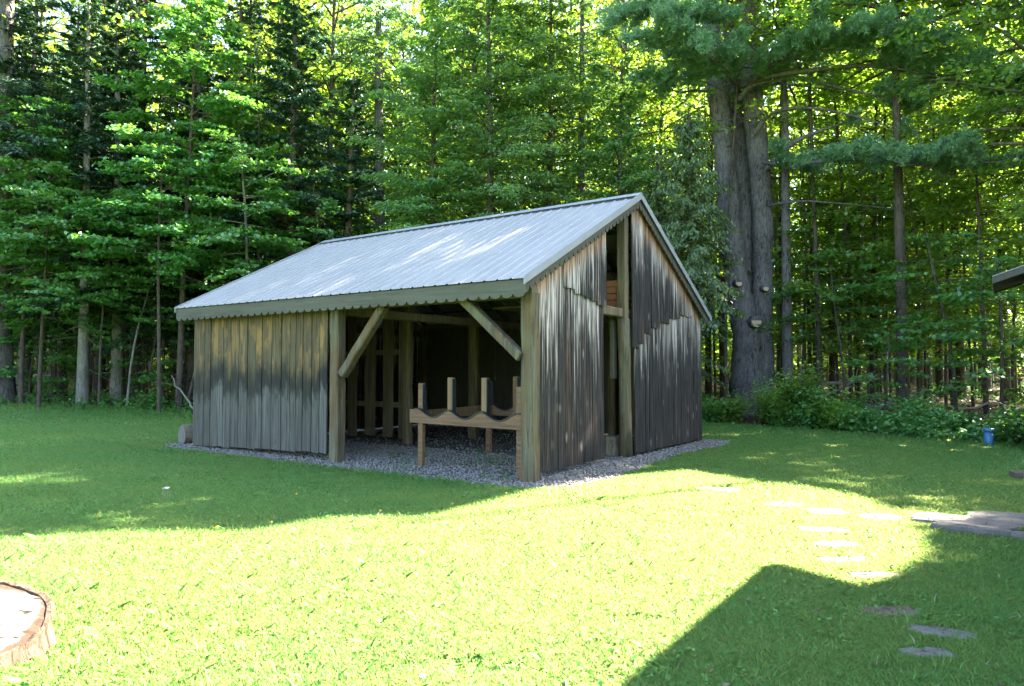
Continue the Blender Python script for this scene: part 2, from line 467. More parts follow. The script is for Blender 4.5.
class MB:
    """Collects boxes, prisms and tubes into one mesh."""
    def __init__(self):
        self.v = []; self.f = []; self.sm = []
    def add(self, vs, fs, smooth=False):
        o = len(self.v)
        self.v += [tuple(map(float, p)) for p in vs]
        self.f += [tuple(i + o for i in f) for f in fs]
        self.sm += [smooth] * len(fs)
    def box(self, x0, x1, y0, y1, z0, z1):
        self.add([(x0, y0, z0), (x1, y0, z0), (x1, y1, z0), (x0, y1, z0), (x0, y0, z1), (x1, y0, z1), (x1, y1, z1), (x0, y1, z1)],
                 [(0, 3, 2, 1), (4, 5, 6, 7), (0, 1, 5, 4), (1, 2, 6, 5), (2, 3, 7, 6), (3, 0, 4, 7)])
    def hexa(self, p):
        """8 points: bottom loop 0-3, top loop 4-7"""
        self.add(p, [(0, 3, 2, 1), (4, 5, 6, 7), (0, 1, 5, 4), (1, 2, 6, 5), (2, 3, 7, 6), (3, 0, 4, 7)])
    def beam(self, a, b, w, h, up=(0, 0, 1), jit=0.0):
        a = Vector(a); b = Vector(b); d = (b - a).normalized()
        up = Vector(up)
        s = d.cross(up)
        if s.length < 1e-4: s = d.cross(Vector((1, 0, 0)))
        s.normalize(); t = s.cross(d)
        P = []
        for c in (a, b):
            for i, j in ((-1, -1), (1, -1), (1, 1), (-1, 1)):
                P.append(c + s * (i * w / 2 + random.uniform(-jit, jit)) + t * (j * h / 2 + random.uniform(-jit, jit)))
        self.add(P, [(0, 3, 2, 1), (4, 5, 6, 7), (0, 1, 5, 4), (1, 2, 6, 5), (2, 3, 7, 6), (3, 0, 4, 7)])
    def rough_post(self, a, b, w, h, n=9, jit=0.008, cham=0.18):
        """A hewn timber: octagonal section with uneven sides along its length."""
        a = Vector(a); b = Vector(b); d = (b - a).normalized()
        up = Vector((0, 1, 0)) if abs(d.z) > 0.9 else Vector((0, 0, 1))
        s = d.cross(up).normalized(); t = s.cross(d)
        sec = [(-1, -1 + cham), (-1 + cham, -1), (1 - cham, -1), (1, -1 + cham), (1, 1 - cham), (1 - cham, 1), (-1 + cham, 1), (-1, 1 - cham)]
        V = []; F = []
        for i in range(n + 1):
            c = a.lerp(b, i / n)
            ox, oy = random.uniform(-jit, jit), random.uniform(-jit, jit)
            for (x, y) in sec:
                V.append(c + s * (x * w / 2 + ox + random.uniform(-jit, jit) * .5) + t * (y * h / 2 + oy + random.uniform(-jit, jit) * .5))
        for i in range(n):
            for j in range(8):
                k = (j + 1) % 8
                F.append((i * 8 + j, i * 8 + k, i * 8 + 8 + k, i * 8 + 8 + j))
        F.append(tuple(range(7, -1, -1))); F.append(tuple(n * 8 + j for j in range(8)))
        self.add(V, F)
    def tube(self, pts, rad, sides=8, jit=0.0, caps=True):
        pts = [Vector(p) for p in pts]
        n = len(pts); V = []; F = []
        prev = None
        for i, p in enumerate(pts):
            d = (pts[min(i + 1, n - 1)] - pts[max(i - 1, 0)]).normalized()
            if prev is None:
                s = d.cross(Vector((0.31, 0.94, 0.12)))
                if s.length < 0.1: s = d.cross(Vector((1, 0, 0)))
            else:
                s = prev - d * prev.dot(d)
            s.normalize(); prev = s
            t = d.cross(s)
            r = rad[i] if hasattr(rad, '__len__') else rad
            for k in range(sides):
                a = 2 * PI * k / sides
                rr = r * (1 + random.uniform(-jit, jit))
                V.append(p + s * (math.cos(a) * rr) + t * (math.sin(a) * rr))
        for i in range(n - 1):
            for k in range(sides):
                q = (k + 1) % sides
                F.append((i * sides + k, i * sides + q, i * sides + sides + q, i * sides + sides + k))
        if caps:
            F.append(tuple(range(sides - 1, -1, -1)))
            F.append(tuple((n - 1) * sides + k for k in range(sides)))
        self.add(V, F, True)
    def mesh(self, name):
        me = bpy.data.meshes.new(name)
        me.from_pydata(self.v, [], self.f)
        me.polygons.foreach_set('use_smooth', np.array(self.sm, bool))
        me.update()
        return me
    def build(self, name, mat, parent=None, bevel=0.0):
        o = link(name, self.mesh(name), mat, parent)
        if bevel:
            b = o.modifiers.new('bevel', 'BEVEL')
            b.width = bevel; b.segments = 1; b.limit_method = 'ANGLE'
        return o

# ------------------------------------------------------------------ the place: terrain
EDGE = np.array([(-80, 32), (-40, 28.5), (-20, 26.4), (-15, 26.0), (-11.5, 25.0), (-9.5, 22.5), (-7.2, 21.5), (-2, 21.5), (4, 21.8), (6.2, 21.2), (8.2, 18.6), (10.0, 15.7), (12, 14.6), (16, 14.2), (24, 14.5), (80, 20)], float)
def edge_y(x):
    return np.interp(x, EDGE[:, 0], EDGE[:, 1])
def sstep(t):
    t = np.clip(t, 0, 1)
    return t * t * (3 - 2 * t)
def gz(x, y):
    x = np.asarray(x, float); y = np.asarray(y, float)
    far = np.clip((np.hypot(x + 3, y - 11) - 13.5) / 14, 0, 1)
    return sstep(far) * 0.45 + 0.035 * np.sin(x * 0.31 + 1.0) * np.cos(y * 0.27) * sstep(far * 3) + 0.25 * sstep((y - 34) / 30) + 7.0 * sstep((np.hypot(x, y) - 58) / 45)

TH = 2.5418
U = np.array([math.cos(TH), math.sin(TH)])     # along the shed front, to the left
VV = np.array([math.sin(TH), -math.cos(TH)])   # into the depth of the shed
A0 = np.array([0.2085, 10.1737])
def B2W(a, b):
    p = A0 + a * U + b * VV
    return float(p[0]), float(p[1])
def W2B(x, y):
    dx = np.asarray(x) - A0[0]; dy = np.asarray(y) - A0[1]
    return dx * U[0] + dy * U[1], dx * VV[0] + dy * VV[1]

gx = np.unique(np.concatenate([np.linspace(-40, 40, 161), np.sign(np.linspace(-1, 1, 61)) * (40 + 560 * np.abs(np.linspace(-1, 1, 61)) ** 2.5)]))
gy = np.unique(np.concatenate([np.linspace(-10, 60, 141), np.linspace(-200, -10, 14), 60 + 900 * np.linspace(0, 1, 26) ** 2.2]))
GX, GY = np.meshgrid(gx, gy)
GZ = gz(GX, GY)
nx, ny = len(gx), len(gy)
idx = np.arange(nx * ny).reshape(ny, nx)
F = np.stack([idx[:-1, :-1], idx[:-1, 1:], idx[1:, 1:], idx[1:, :-1]], -1).reshape(-1, 4)
gme = mesh_np('ground', np.stack([GX, GY, GZ], -1).reshape(-1, 3), F, True)
at = gme.attributes.new('forest', 'FLOAT', 'POINT')
at.data.foreach_set('value', sstep((GY - edge_y(GX)) / 1.6 + 0.5).ravel().astype(np.float32))
setp(link('ground', gme, M['ground']), kind='structure')

# sunlit part of the lawn (ground points seen in the photograph)
def px_ground(px, py, z=0.0):
    X = (px - 512) / 711.1; Z = -(py - 343) / 711.1
    c, s = math.cos(.0388), math.sin(.0388)
    r = (X, c - Z * s, s + Z * c)
    t = (z - 1.6) / r[2]
    return (t * r[0], t * r[1])
def px_at(px, y):
    return (px - 512) / 711.1 * y
LIT = np.array([(-30, 7.2)] + [px_ground(*q) for q in ((0, 541), (120, 532), (250, 531), (330, 518), (420, 518), (470, 506), (540, 489), (600, 478), (680, 470), (745, 481), (810, 488), (870, 500), (897, 515), (914, 534), (931, 555), (900, 574), (850, 600))] + [(3.6, 2.0), (0, -6), (-30, -6)])
def in_poly(x, y, P):
    ins = np.zeros(np.shape(x), bool)
    n = len(P)
    for i in range(n):
        x0, y0 = P[i]; x1, y1 = P[(i + 1) % n]
        if y0 == y1: continue
        c = ((y0 > y) != (y1 > y)) & (x < (x1 - x0) * (y - y0) / (y1 - y0) + x0)
        ins ^= c
    return ins
KT = 1.0 / math.tan(SUN_EL)
def shades_lit(P):
    """True for points whose shadow would fall on the sunlit lawn."""
    k = P[:, 2] * KT
    return in_poly(P[:, 0] - SH[0] * k, P[:, 1] - SH[1] * k, LIT)

# ------------------------------------------------------------------ the shed
TZ = TH - PI
shed = empty('shed', (A0[0], A0[1], 0), TZ, 'open weathered wooden shed with pale metal roof and scalloped trim on gravel', 'shed')
# local x = -a, local y = b
L, D = 8.33, 7.24
EZ, EB = 2.89, -0.27        # front eave
RZ, RB = 4.86, 3.66         # ridge
QZ, QB = 2.81, 7.47         # rear eave
GO, GL = 0.15, 0.20         # overhang at the right and left gables
SF = (RZ - EZ) / (RB - EB); SR = (RZ - QZ) / (QB - RB)
def roof_under(b):
    return (EZ + SF * (b - EB) if b < RB else RZ - SR * (b - RB)) - 0.075

def boards(mb, along, lo, hi, plane, thick, zb, zt, w=0.2, wj=0.05, gap=0.006, skew=0.0):
    """Vertical boards between lo and hi along x or y; zb, zt are functions giving bottom and top."""
    t = lo
    while t < hi - 0.02:
        ww = min(w + random.uniform(-wj, wj), hi - t)
        if hi - t - ww < 0.06: ww = hi - t
        g = gap * random.uniform(0.4, 1.8)
        a, b = t + g / 2, t + ww - g / 2
        pa = plane + random.uniform(-0.006, 0.006)
        mid = (a + b) / 2
        z0 = zb(mid) + random.uniform(-0.012, 0.012)
        z0b = z0 + random.uniform(-0.012, 0.012)
        za, zbb = zt(a), zt(b)
        tw = random.uniform(-0.006, 0.006)
        if along == 'x':
            P = [(a, pa, z0), (b, pa + tw, z0b), (b, pa + thick + tw, z0b), (a, pa + thick, z0), (a, pa, za), (b, pa - tw, zbb), (b, pa + thick - tw, zbb), (a, pa + thick, za)]
        else:
            P = [(pa - thick, a, z0), (pa, a, z0), (pa + tw, b, z0b), (pa - thick + tw, b, z0b), (pa - thick, a, za), (pa, a, za), (pa - tw, b, zbb), (pa - thick - tw, b, zbb)]
        mb.hexa(P)
        t += ww

# front wall panel (left half of the front)
mb = MB(); boards(mb, 'x', -8.36, -4.235, 0.03, 0.028, lambda t: 0.05 + 0.1 * (t + 8.36) / 4.1, lambda t: 2.70, 0.235, 0.07, 0.013)
mb.build('front_wall', M['front'], shed, 0.004)
# right gable, lower boards
mb = MB(); boards(mb, 'y', 0.20, 2.42, 0.0, 0.028, lambda t: 0.10 + 0.01 * math.sin(t * 5), lambda t: roof_under(t) - 0.03, 0.235, 0.05)
mb.build('gable_wall', M['gable'], shed, 0.004)
mb = MB(); boards(mb, 'y', 3.68, 7.26, 0.0, 0.028, lambda t: 0.06, lambda t: roof_under(t) - 0.03, 0.225, 0.05)
mb.build('gable_wall', M['gable'], shed, 0.004)
# upper skirts lapped over them, stepped lower edges
st1 = [(1.02, 2.90), (1.38, 2.82), (1.72, 2.77), (2.12, 2.70), (2.46, 2.64)]
mb = MB()
for (b0, z), (b1, _) in zip(st1[:-1], st1[1:]):
    boards(mb, 'y', b0, b1 - 0.002, 0.034, 0.026, lambda t, z=z: z, lambda t: roof_under(t) - 0.03, 0.17, 0.02)
mb.build('gable_skirt', M['skirt'], shed, 0.004)
st2 = [(3.52, 2.02), (3.80, 2.12), (4.02, 2.30), (4.38, 2.44), (4.82, 2.56), (5.3, 2.68), (5.9, 2.77), (6.62, 2.86)]
mb = MB()
for (b0, z), (b1, _) in zip(st2[:-1], st2[1:]):
    boards(mb, 'y', b0, b1 - 0.002, 0.034, 0.026, lambda t, z=z: z, lambda t: roof_under(t) - 0.03, 0.19, 0.02)
mb.build('gable_skirt', M['skirt'], shed, 0.004)
# left gable and rear wall
mb = MB(); boards(mb, 'y', 0.06, 7.2, -L + 0.0, 0.028, lambda t: 0.06, lambda t: roof_under(t) - 0.03, 0.24, 0.05, 0.01)
mb.build('gable_wall', M['gable'], shed)
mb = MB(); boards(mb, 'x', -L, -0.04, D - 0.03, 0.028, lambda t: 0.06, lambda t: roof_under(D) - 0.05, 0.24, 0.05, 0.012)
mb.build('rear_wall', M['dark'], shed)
# posts
def post(a, b, w, h, z1, mat='post', lean=(0, 0), n=10, jit=0.008, cham=0.2):
    m_ = MB(); m_.rough_post((-a, b, -0.05), (-a + lean[0], b + lean[1], z1), w, h, n, jit, cham)
    return m_.build('post', M[mat], shed)
post(0.0, 0.10, 0.215, 0.20, 2.72)
post(4.0, 0.06, 0.22, 0.20, 2.72)
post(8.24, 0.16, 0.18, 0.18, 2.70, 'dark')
post(0.13, 7.10, 0.2, 0.2, 2.78)
post(8.2, 7.08, 0.2, 0.2, 2.78)
post(5.05, 3.0, 0.2, 0.2, 3.2, 'inner', cham=0.5)
post(4.7, 4.9, 0.24, 0.24, 3.6, 'inner', cham=0.5)
post(2.1, 6.98, 0.18, 0.18, 2.9, 'inner', cham=0.4)
# gable post under the ridge: thick squared upper timber on a rounder lower pole
mb = MB(); mb.rough_post((-0.125, 3.44, 2.56), (-0.125, 3.44, 4.55), 0.16, 0.16, 8, 0.005, 0.1)
mb.build('post', M['inner'], shed)
mb = MB(); mb.tube([(-0.15, 3.60, -0.03), (-0.15, 3.58, 0.6), (-0.14, 3.54, 1.3), (-0.13, 3.50, 2.0), (-0.13, 3.46, 2.56)], [0.125, 0.115, 0.11, 0.115, 0.12], 12, 0.06)
mb.build('post', M['post'], shed)
mb = MB(); mb.box(-0.36, -0.28, 3.36, 3.5, 1.45, 2.54); mb.build('door_jamb', M['dark'], shed, 0.01)
# plates, ties, braces
mb = MB(); mb.rough_post((-8.3, 0.10, 2.735), (0.08, 0.10, 2.735), 0.17, 0.15, 12, 0.006, 0.2); mb.build('beam', M['beam'], shed)
mb = MB(); mb.rough_post((-8.2, 7.08, 2.86), (-0.05, 7.08, 2.86), 0.16, 0.14, 12, 0.006, 0.2); mb.build('beam', M['beam'], shed)
mb = MB(); mb.rough_post((-0.16, 0.2, 2.66), (-0.16, 7.0, 2.66), 0.15, 0.16, 12, 0.006, 0.2); mb.build('beam', M['inner'], shed)
mb = MB(); mb.rough_post((-8.2, 0.2, 2.66), (-8.2, 7.0, 2.66), 0.15, 0.16, 12, 0.006, 0.2); mb.build('beam', M['inner'], shed)
mb = MB(); mb.rough_post((-4.0, 0.2, 2.66), (-4.0, 7.0, 2.66), 0.15, 0.16, 12, 0.006, 0.2); mb.build('beam', M['inner'], shed)
mb = MB(); mb.rough_post((-8.2, 3.0, 3.28), (-0.3, 3.0, 3.28), 0.16, 0.16, 12, 0.006, 0.2); mb.build('beam', M['inner'], shed)
mb = MB(); mb.rough_post((-3.80, 0.0, 1.53), (-2.82, 0.0, 2.68), 0.16, 0.15, 6, 0.006, 0.25); mb.build('brace', M['post'], shed)
mb = MB(); mb.rough_post((-0.10, 0.02, 1.80), (-1.16, 0.02, 2.68), 0.16, 0.14, 6, 0.006, 0.25); mb.build('brace', M['post'], shed)
# spaced boards of the inner partition
mb = MB()
for a, w in ((8.0, .30), (7.45, .28), (6.9, .30), (6.32, .31), (5.75, .30), (5.32, .2)):
    mb.box(-a - w / 2, -a + w / 2, 3.1, 3.128, 0.10 + random.uniform(-.03, .05), 3.3)
mb.build('partition_boards', M['inner'], shed)
mb = MB(); mb.box(-8.3, -5.1, 3.135, 3.19, 0.78, 0.90); mb.build('rail', M['inner'], shed)
mb = MB(); mb.box(-8.3, -5.1, 3.135, 3.19, 1.95, 2.07); mb.build('rail', M['inner'], shed)
mb = MB()
for a in (4.35, 3.75, 3.2, 2.55, 1.6, 1.05, 0.55):
    mb.box(-a - .11, -a + .11, 6.9, 6.93, 0.1, 2.85)
mb.build('wall_battens', M['inner'], shed)
# rafters
for k in range(9):
    x = -0.25 - k * 0.98
    for sgn in (0, 1):
        m_ = MB()
        if sgn == 0: m_.beam((x, EB + 0.04, EZ - 0.13), (x, RB - 0.03, RZ - 0.14), 0.05, 0.12)
        else: m_.beam((x, QB - 0.04, QZ - 0.13), (x, RB + 0.03, RZ - 0.14), 0.05, 0.12)
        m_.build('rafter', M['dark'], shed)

# metal roof: ribbed sheets with thickness
def roof_sheet(y0, z0, y1, z1):
    xs = []
    x = -L - GL
    pitch = 0.232
    prof = [(0.0, 0.0), (0.085, 0.0), (0.100, 0.015), (0.120, 0.015), (0.135, 0.0)]
    while x < GO:
        for dx, h in prof:
            if x + dx < GO: xs.append((x + dx, h))
        x += pitch
    xs.append((GO, 0.0))
    d = Vector((0, y1 - y0, z1 - z0)); n = Vector((0, -(z1 - z0), (y1 - y0))).normalized()
    if n.z < 0: n = -n
    V = []; F = []
    S = 8
    for i in range(S + 1):
        t = i / S
        for (xx, h) in xs:
            p = Vector((xx, y0, z0)) + d * t + n * (h + 0.003 * math.sin(xx * 2.1 + t * 7) * (0 < i < S))
            V.append(p)
    m = len(xs)
    for i in range(S):
        for j in range(m - 1):
            F.append((i * m + j, i * m + j + 1, (i + 1) * m + j + 1, (i + 1) * m + j))
    o = len(V)
    V += [v - n * 0.004 for v in V]
    for i in range(S):
        for j in range(m - 1):
            F.append((o + i * m + j, o + (i + 1) * m + j, o + (i + 1) * m + j + 1, o + i * m + j + 1))
    for j in range(m - 1):
        F.append((j + 1, j, o + j, o + j + 1))
        k = S * m
        F.append((k + j, k + j + 1, o + k + j + 1, o + k + j))
    mb_ = MB(); mb_.add(V, F)
    return mb_.build('roof_sheet', M['roof'], shed)
roof_sheet(EB - 0.03, EZ, RB, RZ)
roof_sheet(QB + 0.03, QZ, RB, RZ)
# roof battens below the sheets
for (y0, z0, y1, z1) in ((EB, EZ, RB, RZ), (QB, QZ, RB, RZ)):
    m_ = MB()
    for k in range(7):
        t = (k + 0.5) / 7
        y = y0 + (y1 - y0) * t; z = z0 + (z1 - z0) * t - 0.045
        m_.box(-L - GL + 0.03, GO - 0.03, y - 0.04, y + 0.04, z - 0.018, z + 0.014)
    m_.build('roof_battens', M['dark'], shed)
# ridge cap and rake flashing
mb = MB()
for sy, s in ((-1, SF), (1, SR)):
    P = []
    for x in (-L - GL - 0.01, GO + 0.012):
        for (dy, dz) in ((0.0, 0.052), (0.0, 0.047), (0.17, 0.047 - 0.17 * s), (0.17, 0.054 - 0.17 * s)):
            P.append((x, RB + sy * dy, RZ + dz))
    mb.add(P, [(0, 1, 2, 3), (7, 6, 5, 4), (0, 3, 7, 4), (1, 5, 6, 2), (2, 6, 7, 3)])
mb.build('ridge_cap', M['flash'], shed)
mb = MB()
x0_, x1_ = -L - GL + .02, GO - .02
P = []
for y_, z_ in ((RB - .172, RZ - .17 * SF + .0), (RB - .140, RZ - .14 * SF + .0), (RB - .140, RZ - .14 * SF + .03), (RB - .172, RZ - .17 * SF + .026)):
    P += [(x0_, y_, z_), (x1_, y_, z_)]
mb.add([P[0], P[2], P[4], P[6], P[1], P[3], P[5], P[7]], [(0, 3, 2, 1), (4, 5, 6, 7), (0, 1, 5, 4), (1, 2, 6, 5), (2, 3, 7, 6), (3, 0, 4, 7)])
mb.build('ridge_closure', M['rubber'], shed)
def rake(x0, x1, y0, z0, y1, z1):
    m_ = MB()
    P = []
    for (y, z) in ((y0, z0), (y1, z1)):
        P += [(x0, y, z - 0.085), (x1, y, z - 0.085), (x1, y, z + 0.035), (x0, y, z + 0.035)]
    m_.add(P, [(0, 3, 2, 1), (4, 5, 6, 7), (0, 1, 5, 4), (1, 2, 6, 5), (2, 3, 7, 6), (3, 0, 4, 7)])
    m_.build('rake_flashing', M['flash'], shed)
rake(GO, GO + 0.014, EB - 0.035, EZ - 0.005, RB, RZ + 0.012)
rake(GO, GO + 0.014, RB + 0.001, RZ + 0.012, QB + 0.035, QZ - 0.005)
rake(-L - GL - 0.014, -L - GL, EB - 0.035, EZ - 0.005, RB, RZ + 0.012)
rake(-L - GL - 0.014, -L - GL, RB + 0.001, RZ + 0.012, QB + 0.035, QZ - 0.005)
# scalloped boards
def scallop_strip(p0, p1, depth, th, normal, pitch=0.13, cut=0.045):
    """Board hanging from p0-p1 with a row of half-round scallops along its lower edge."""
    p0 = Vector(p0); p1 = Vector(p1); d = p1 - p0
    n = max(1, round(d.length / pitch)); nv = Vector(normal)
    T = []; Bt = []
    for i in range(n):
        for q in range(6):
            s = (i + q / 6) / n
            T.append(p0 + d * s)
            Bt.append(p0 + d * s - Vector((0, 0, depth - cut + cut * math.sqrt(max(0, 1 - (2 * (q / 6) - 1) ** 2)))))
    T.append(p1.copy()); Bt.append(p1 - Vector((0, 0, depth - cut)))
    k = len(T)
    V = T + Bt + [v + nv * th for v in T] + [v + nv * th for v in Bt]
    F = []
    for i in range(k - 1):
        F += [(i, i + 1, k + i + 1, k + i), (2 * k + i + 1, 2 * k + i, 3 * k + i, 3 * k + i + 1),
              (k + i, k + i + 1, 3 * k + i + 1, 3 * k + i), (i + 1, i, 2 * k + i, 2 * k + i + 1)]
    F += [(0, k, 3 * k, 2 * k), (k - 1, 3 * k - 1, 4 * k - 1, 2 * k - 1)]
    m_ = MB(); m_.add(V, F)
    return m_
scallop_strip((-L - GL + 0.0, EB, EZ - 0.012), (GO - 0.003, EB, EZ - 0.012), 0.25, 0.026, (0, 1, 0), 0.20, 0.055).build('fascia', M['fascia'], shed)
scallop_strip((GO - 0.03, EB + 0.03, EZ - 0.02), (GO - 0.03, RB, RZ - 0.03), 0.205, 0.02, (-1, 0, 0), 0.155, 0.085).build('gable_trim', M['dark'], shed)
scallop_strip((GO - 0.03, RB + .002, RZ - 0.03), (GO - 0.03, QB - 0.02, QZ - 0.02), 0.205, 0.02, (-1, 0, 0), 0.155, 0.085).build('gable_trim', M['dark'], shed)
# loft shelf with planks
mb = MB()
for k in range(9):
    mb.box(-2.3, -0.28, 2.35 + k * .21, 2.54 + k * .21, 2.76, 2.79)
mb.build('loft_floor', M['inner'], shed)

def shed_pt(a, b, z):
    x, y = B2W(a, b)
    return (x, y, z)
# things in the shed
root = empty('crate', shed_pt(0.66, 3.72, 2.795), TZ, 'reddish brown slatted crate on the loft boards behind the gable opening', 'crate')
m_ = MB()
for k in range(4):
    m_.box(-.42, .42, -.26, -.24, k * .125, k * .125 + .11); m_.box(-.42, .42, .24, .26, k * .125, k * .125 + .11)
    m_.box(.42, .44, -.25, .25, k * .125, k * .125 + .11); m_.box(-.44, -.42, -.25, .25, k * .125, k * .125 + .11)
m_.box(-.42, .42, -.24, .24, 0.01, 0.03)
m_.build('slats', M['brick'], root)
for sx in (-1, 1):
    for sy in (-1, 1):
        m_ = MB(); m_.box(sx * .4 - .02, sx * .4 + .02, sy * .22 - .019, sy * .22 + .019, 0.031, .5)
        m_.build('corner_post', M['rackpost'], root)

def log_round(name, loc, r, h, seed, label, rx=0.0, rz=0.0, length_axis=False, cat='log', barkm='bark_log', group=None):
    random.seed(seed)
    rt = empty(name, loc, rz, label, cat, group)
    m_ = MB(); n = 28
    rr = [r * (1 + 0.035 * math.sin(k * 2 * PI / n * 3 + seed) + random.uniform(-.02, .02)) for k in range(n)]
    V = []; F = []
    S = 6
    for i in range(S + 1):
        for k in range(n):
            a = 2 * PI * k / n
            q = rr[k] * (1 + random.uniform(-.012, .012))
            V.append((math.cos(a) * q, math.sin(a) * q, h * i / S))
    for i in range(S):
        for k in range(n):
            F.append((i * n + k, i * n + (k + 1) % n, (i + 1) * n + (k + 1) % n, (i + 1) * n + k))
    m_.add(V, F, True)
    b = m_.build('bark', M[barkm], rt)
    parts = [b]
    for z, flip in ((0.0, True), (h, False)):
        cut = MB()
        ring = [(math.cos(2 * PI * k / n) * rr[k] * .985, math.sin(2 * PI * k / n) * rr[k] * .985, z) for k in range(n)]
        cut.add(ring, [tuple(range(n - 1, -1, -1)) if flip else tuple(range(n))])
        parts.append(cut.build('cut_face', M['cutface'], rt))
    for o in parts:
        if length_axis:
            o.rotation_euler = (0, R(90), 0)
            o.location = (-h / 2, 0, r * 0.97)
    return rt
def cutface_mat():
    m = NT('log_end_grain')
    p = m.coord()
    x, y, z = m.xyz(p)
    rr_ = m.math('SQRT', m.math('ADD', m.math('MULTIPLY', x, x), m.math('MULTIPLY', y, y)))
    nz = m.noise(p, 4, 4)
    w = m.n('ShaderNodeMath', operation='SINE')
    m.setin(w, 0, m.math('ADD', m.math('MULTIPLY', rr_, 210.0), m.math('MULTIPLY', nz, 9.0)))
    c = m.mix(m.math('MULTIPLY_ADD', w.outputs[0], 0.5, 0.5), (0.10, 0.088, 0.075), (0.17, 0.15, 0.13))
    c = m.mix(m.ramp(nz, [(0.5, 0.0), (0.7, 0.5)]), c, (0.07, 0.058, 0.045))
    return m.bsdf(c, 0.85, 0, 0.2)
M['cutface'] = cutface_mat()
M['cutpale'] = wood_mat('bleached_stump_wood', 'bleached')
log_round('chopping_block', shed_pt(0.50, 3.72, 0.0), 0.145, 0.36, 3, 'short upright log round standing on gravel inside the gable doorway', cat='chopping block')

# rack
ra = 0.1066
rk = empty('rack', shed_pt(2.39, 0.36, 0.0), TZ - 0.10, 'brown wooden boat rack with scooped beams lined in black standing in the open bay', 'rack')
RL, RD = 2.13, 2.3
def rack_beam(y, t=0.045, sx=0.0):
    n = 64
    x0, x1 = -0.20, RL + 0.16
    top = []; 
    for i in range(n + 1):
        x = x0 + (x1 - x0) * i / n
        ph = (x - 0.0) / (RL / 3)
        z = 0.955
        if 0 <= x <= RL:
            c = 0.5 - 0.5 * math.cos(2 * PI * ph)
            z -= 0.125 * c ** 0.75
        top.append((x, z))
    top = [(x + sx, z) for x, z in top]
    V = []; F = []
    for (x, z) in top: V += [(x, y, z), (x, y + t, z), (x, y, 0.735), (x, y + t, 0.735)]
    for i in range(n):
        a = i * 4; b = a + 4
        F += [(a, a + 2, b + 2, b), (a + 1, b + 1, b + 3, a + 3), (a, b, b + 1, a + 1), (a + 2, a + 3, b + 3, b + 2)]
    F += [(0, 1, 3, 2), (n * 4, n * 4 + 2, n * 4 + 3, n * 4 + 1)]
    m_ = MB(); m_.add(V, F)
    o = m_.build('scooped_beam', M['rackbeam'], rk)
    m2 = MB(); V = []; F = []
    pts = [p for p in top if -0.1 <= p[0] - sx <= RL + 0.12]
    for (x, z) in pts: V += [(x, y - 0.012, z + 0.004), (x, y + t + 0.012, z + 0.004), (x, y - 0.012, z + 0.024), (x, y + t + 0.012, z + 0.024)]
    k = len(pts)
    for i in range(k - 1):
        a = i * 4; b = a + 4
        F += [(a, b, b + 2, a + 2), (a + 1, a + 3, b + 3, b + 1), (a + 2, b + 2, b + 3, a + 3), (a, a + 1, b + 1, b)]
    F += [(0, 2, 3, 1), (k * 4 - 4, k * 4 - 3, k * 4 - 1, k * 4 - 2)]
    m2.add(V, F)
    m2.build('rubber_lining', M['rubber'], o)
rack_beam(0.0)
rack_beam(RD, sx=-.45)
for y, sy in ((0.052, 1), (RD - 0.075, 1)):
    for x, zt, z0 in ((0.0, 1.39, 0.0), (0.69, 1.49, 0.74), (1.43, 1.49, 0.74), (RL, 1.36, 0.0)):
        xx = x - (.45 if y > 1 else 0)
        m_ = MB(); m_.box(xx - .055, xx + .055, y, y + .07, z0, zt)
        up_ = m_.build('upright', M['rackpost'] if z0 else M['rackbeam'], rk, 0.006)
        m_ = MB(); m_.box(xx + .0555, xx + .072, y - .004, y + .074, .93, zt - .02)
        m_.build('rubber_lining', M['rubber'], up_)
for x in (-0.085, RL + 0.06):
    m_ = MB(); m_.hexa([(x, .05, .76), (x + .025, .05, .76), (x - .425, RD - .006, .76), (x - .45, RD - .006, .76), (x, .05, .93), (x + .025, .05, .93), (x - .425, RD - .006, .93), (x - .45, RD - .006, .93)])
    o = m_.build('side_rail', M['rackpost'], rk, 0.004)
# ------------------------------------------------------------------ gravel around and inside the shed
GP = np.array([B2W(*q) for q in ((9.25, -0.05), (8.6, -0.32), (6.5, -0.42), (3.5, -0.52), (1.5, -0.50), (0.1, -0.55), (-0.45, -0.42), (-0.75, 0.2), (-0.85, 1.2), (-0.7, 2.6), (-0.55, 4.0), (-0.62, 5.6), (-0.75, 6.6), (-0.55, 7.6), (4, 7.7), (9.1, 7.5), (9.0, 3.0))])
n = len(GP)
fine = []
for i in range(n):
    p, q = GP[i], GP[(i + 1) % n]
    for k in range(12):
        t = k / 12
        c = p + (q - p) * t
        fine.append(c + rng.normal(0, 0.035, 2))
fine = np.array(fine)
mb = MB(); mb.add([(x, y, 0.012) for x, y in fine], [tuple(range(len(fine) - 1, -1, -1)) if np.sum((np.roll(fine[:, 0], -1) - fine[:, 0]) * (np.roll(fine[:, 1], -1) + fine[:, 1])) > 0 else tuple(range(len(fine)))])
setp(mb.build('gravel_bed', M['gravel_bed']), kind='structure')
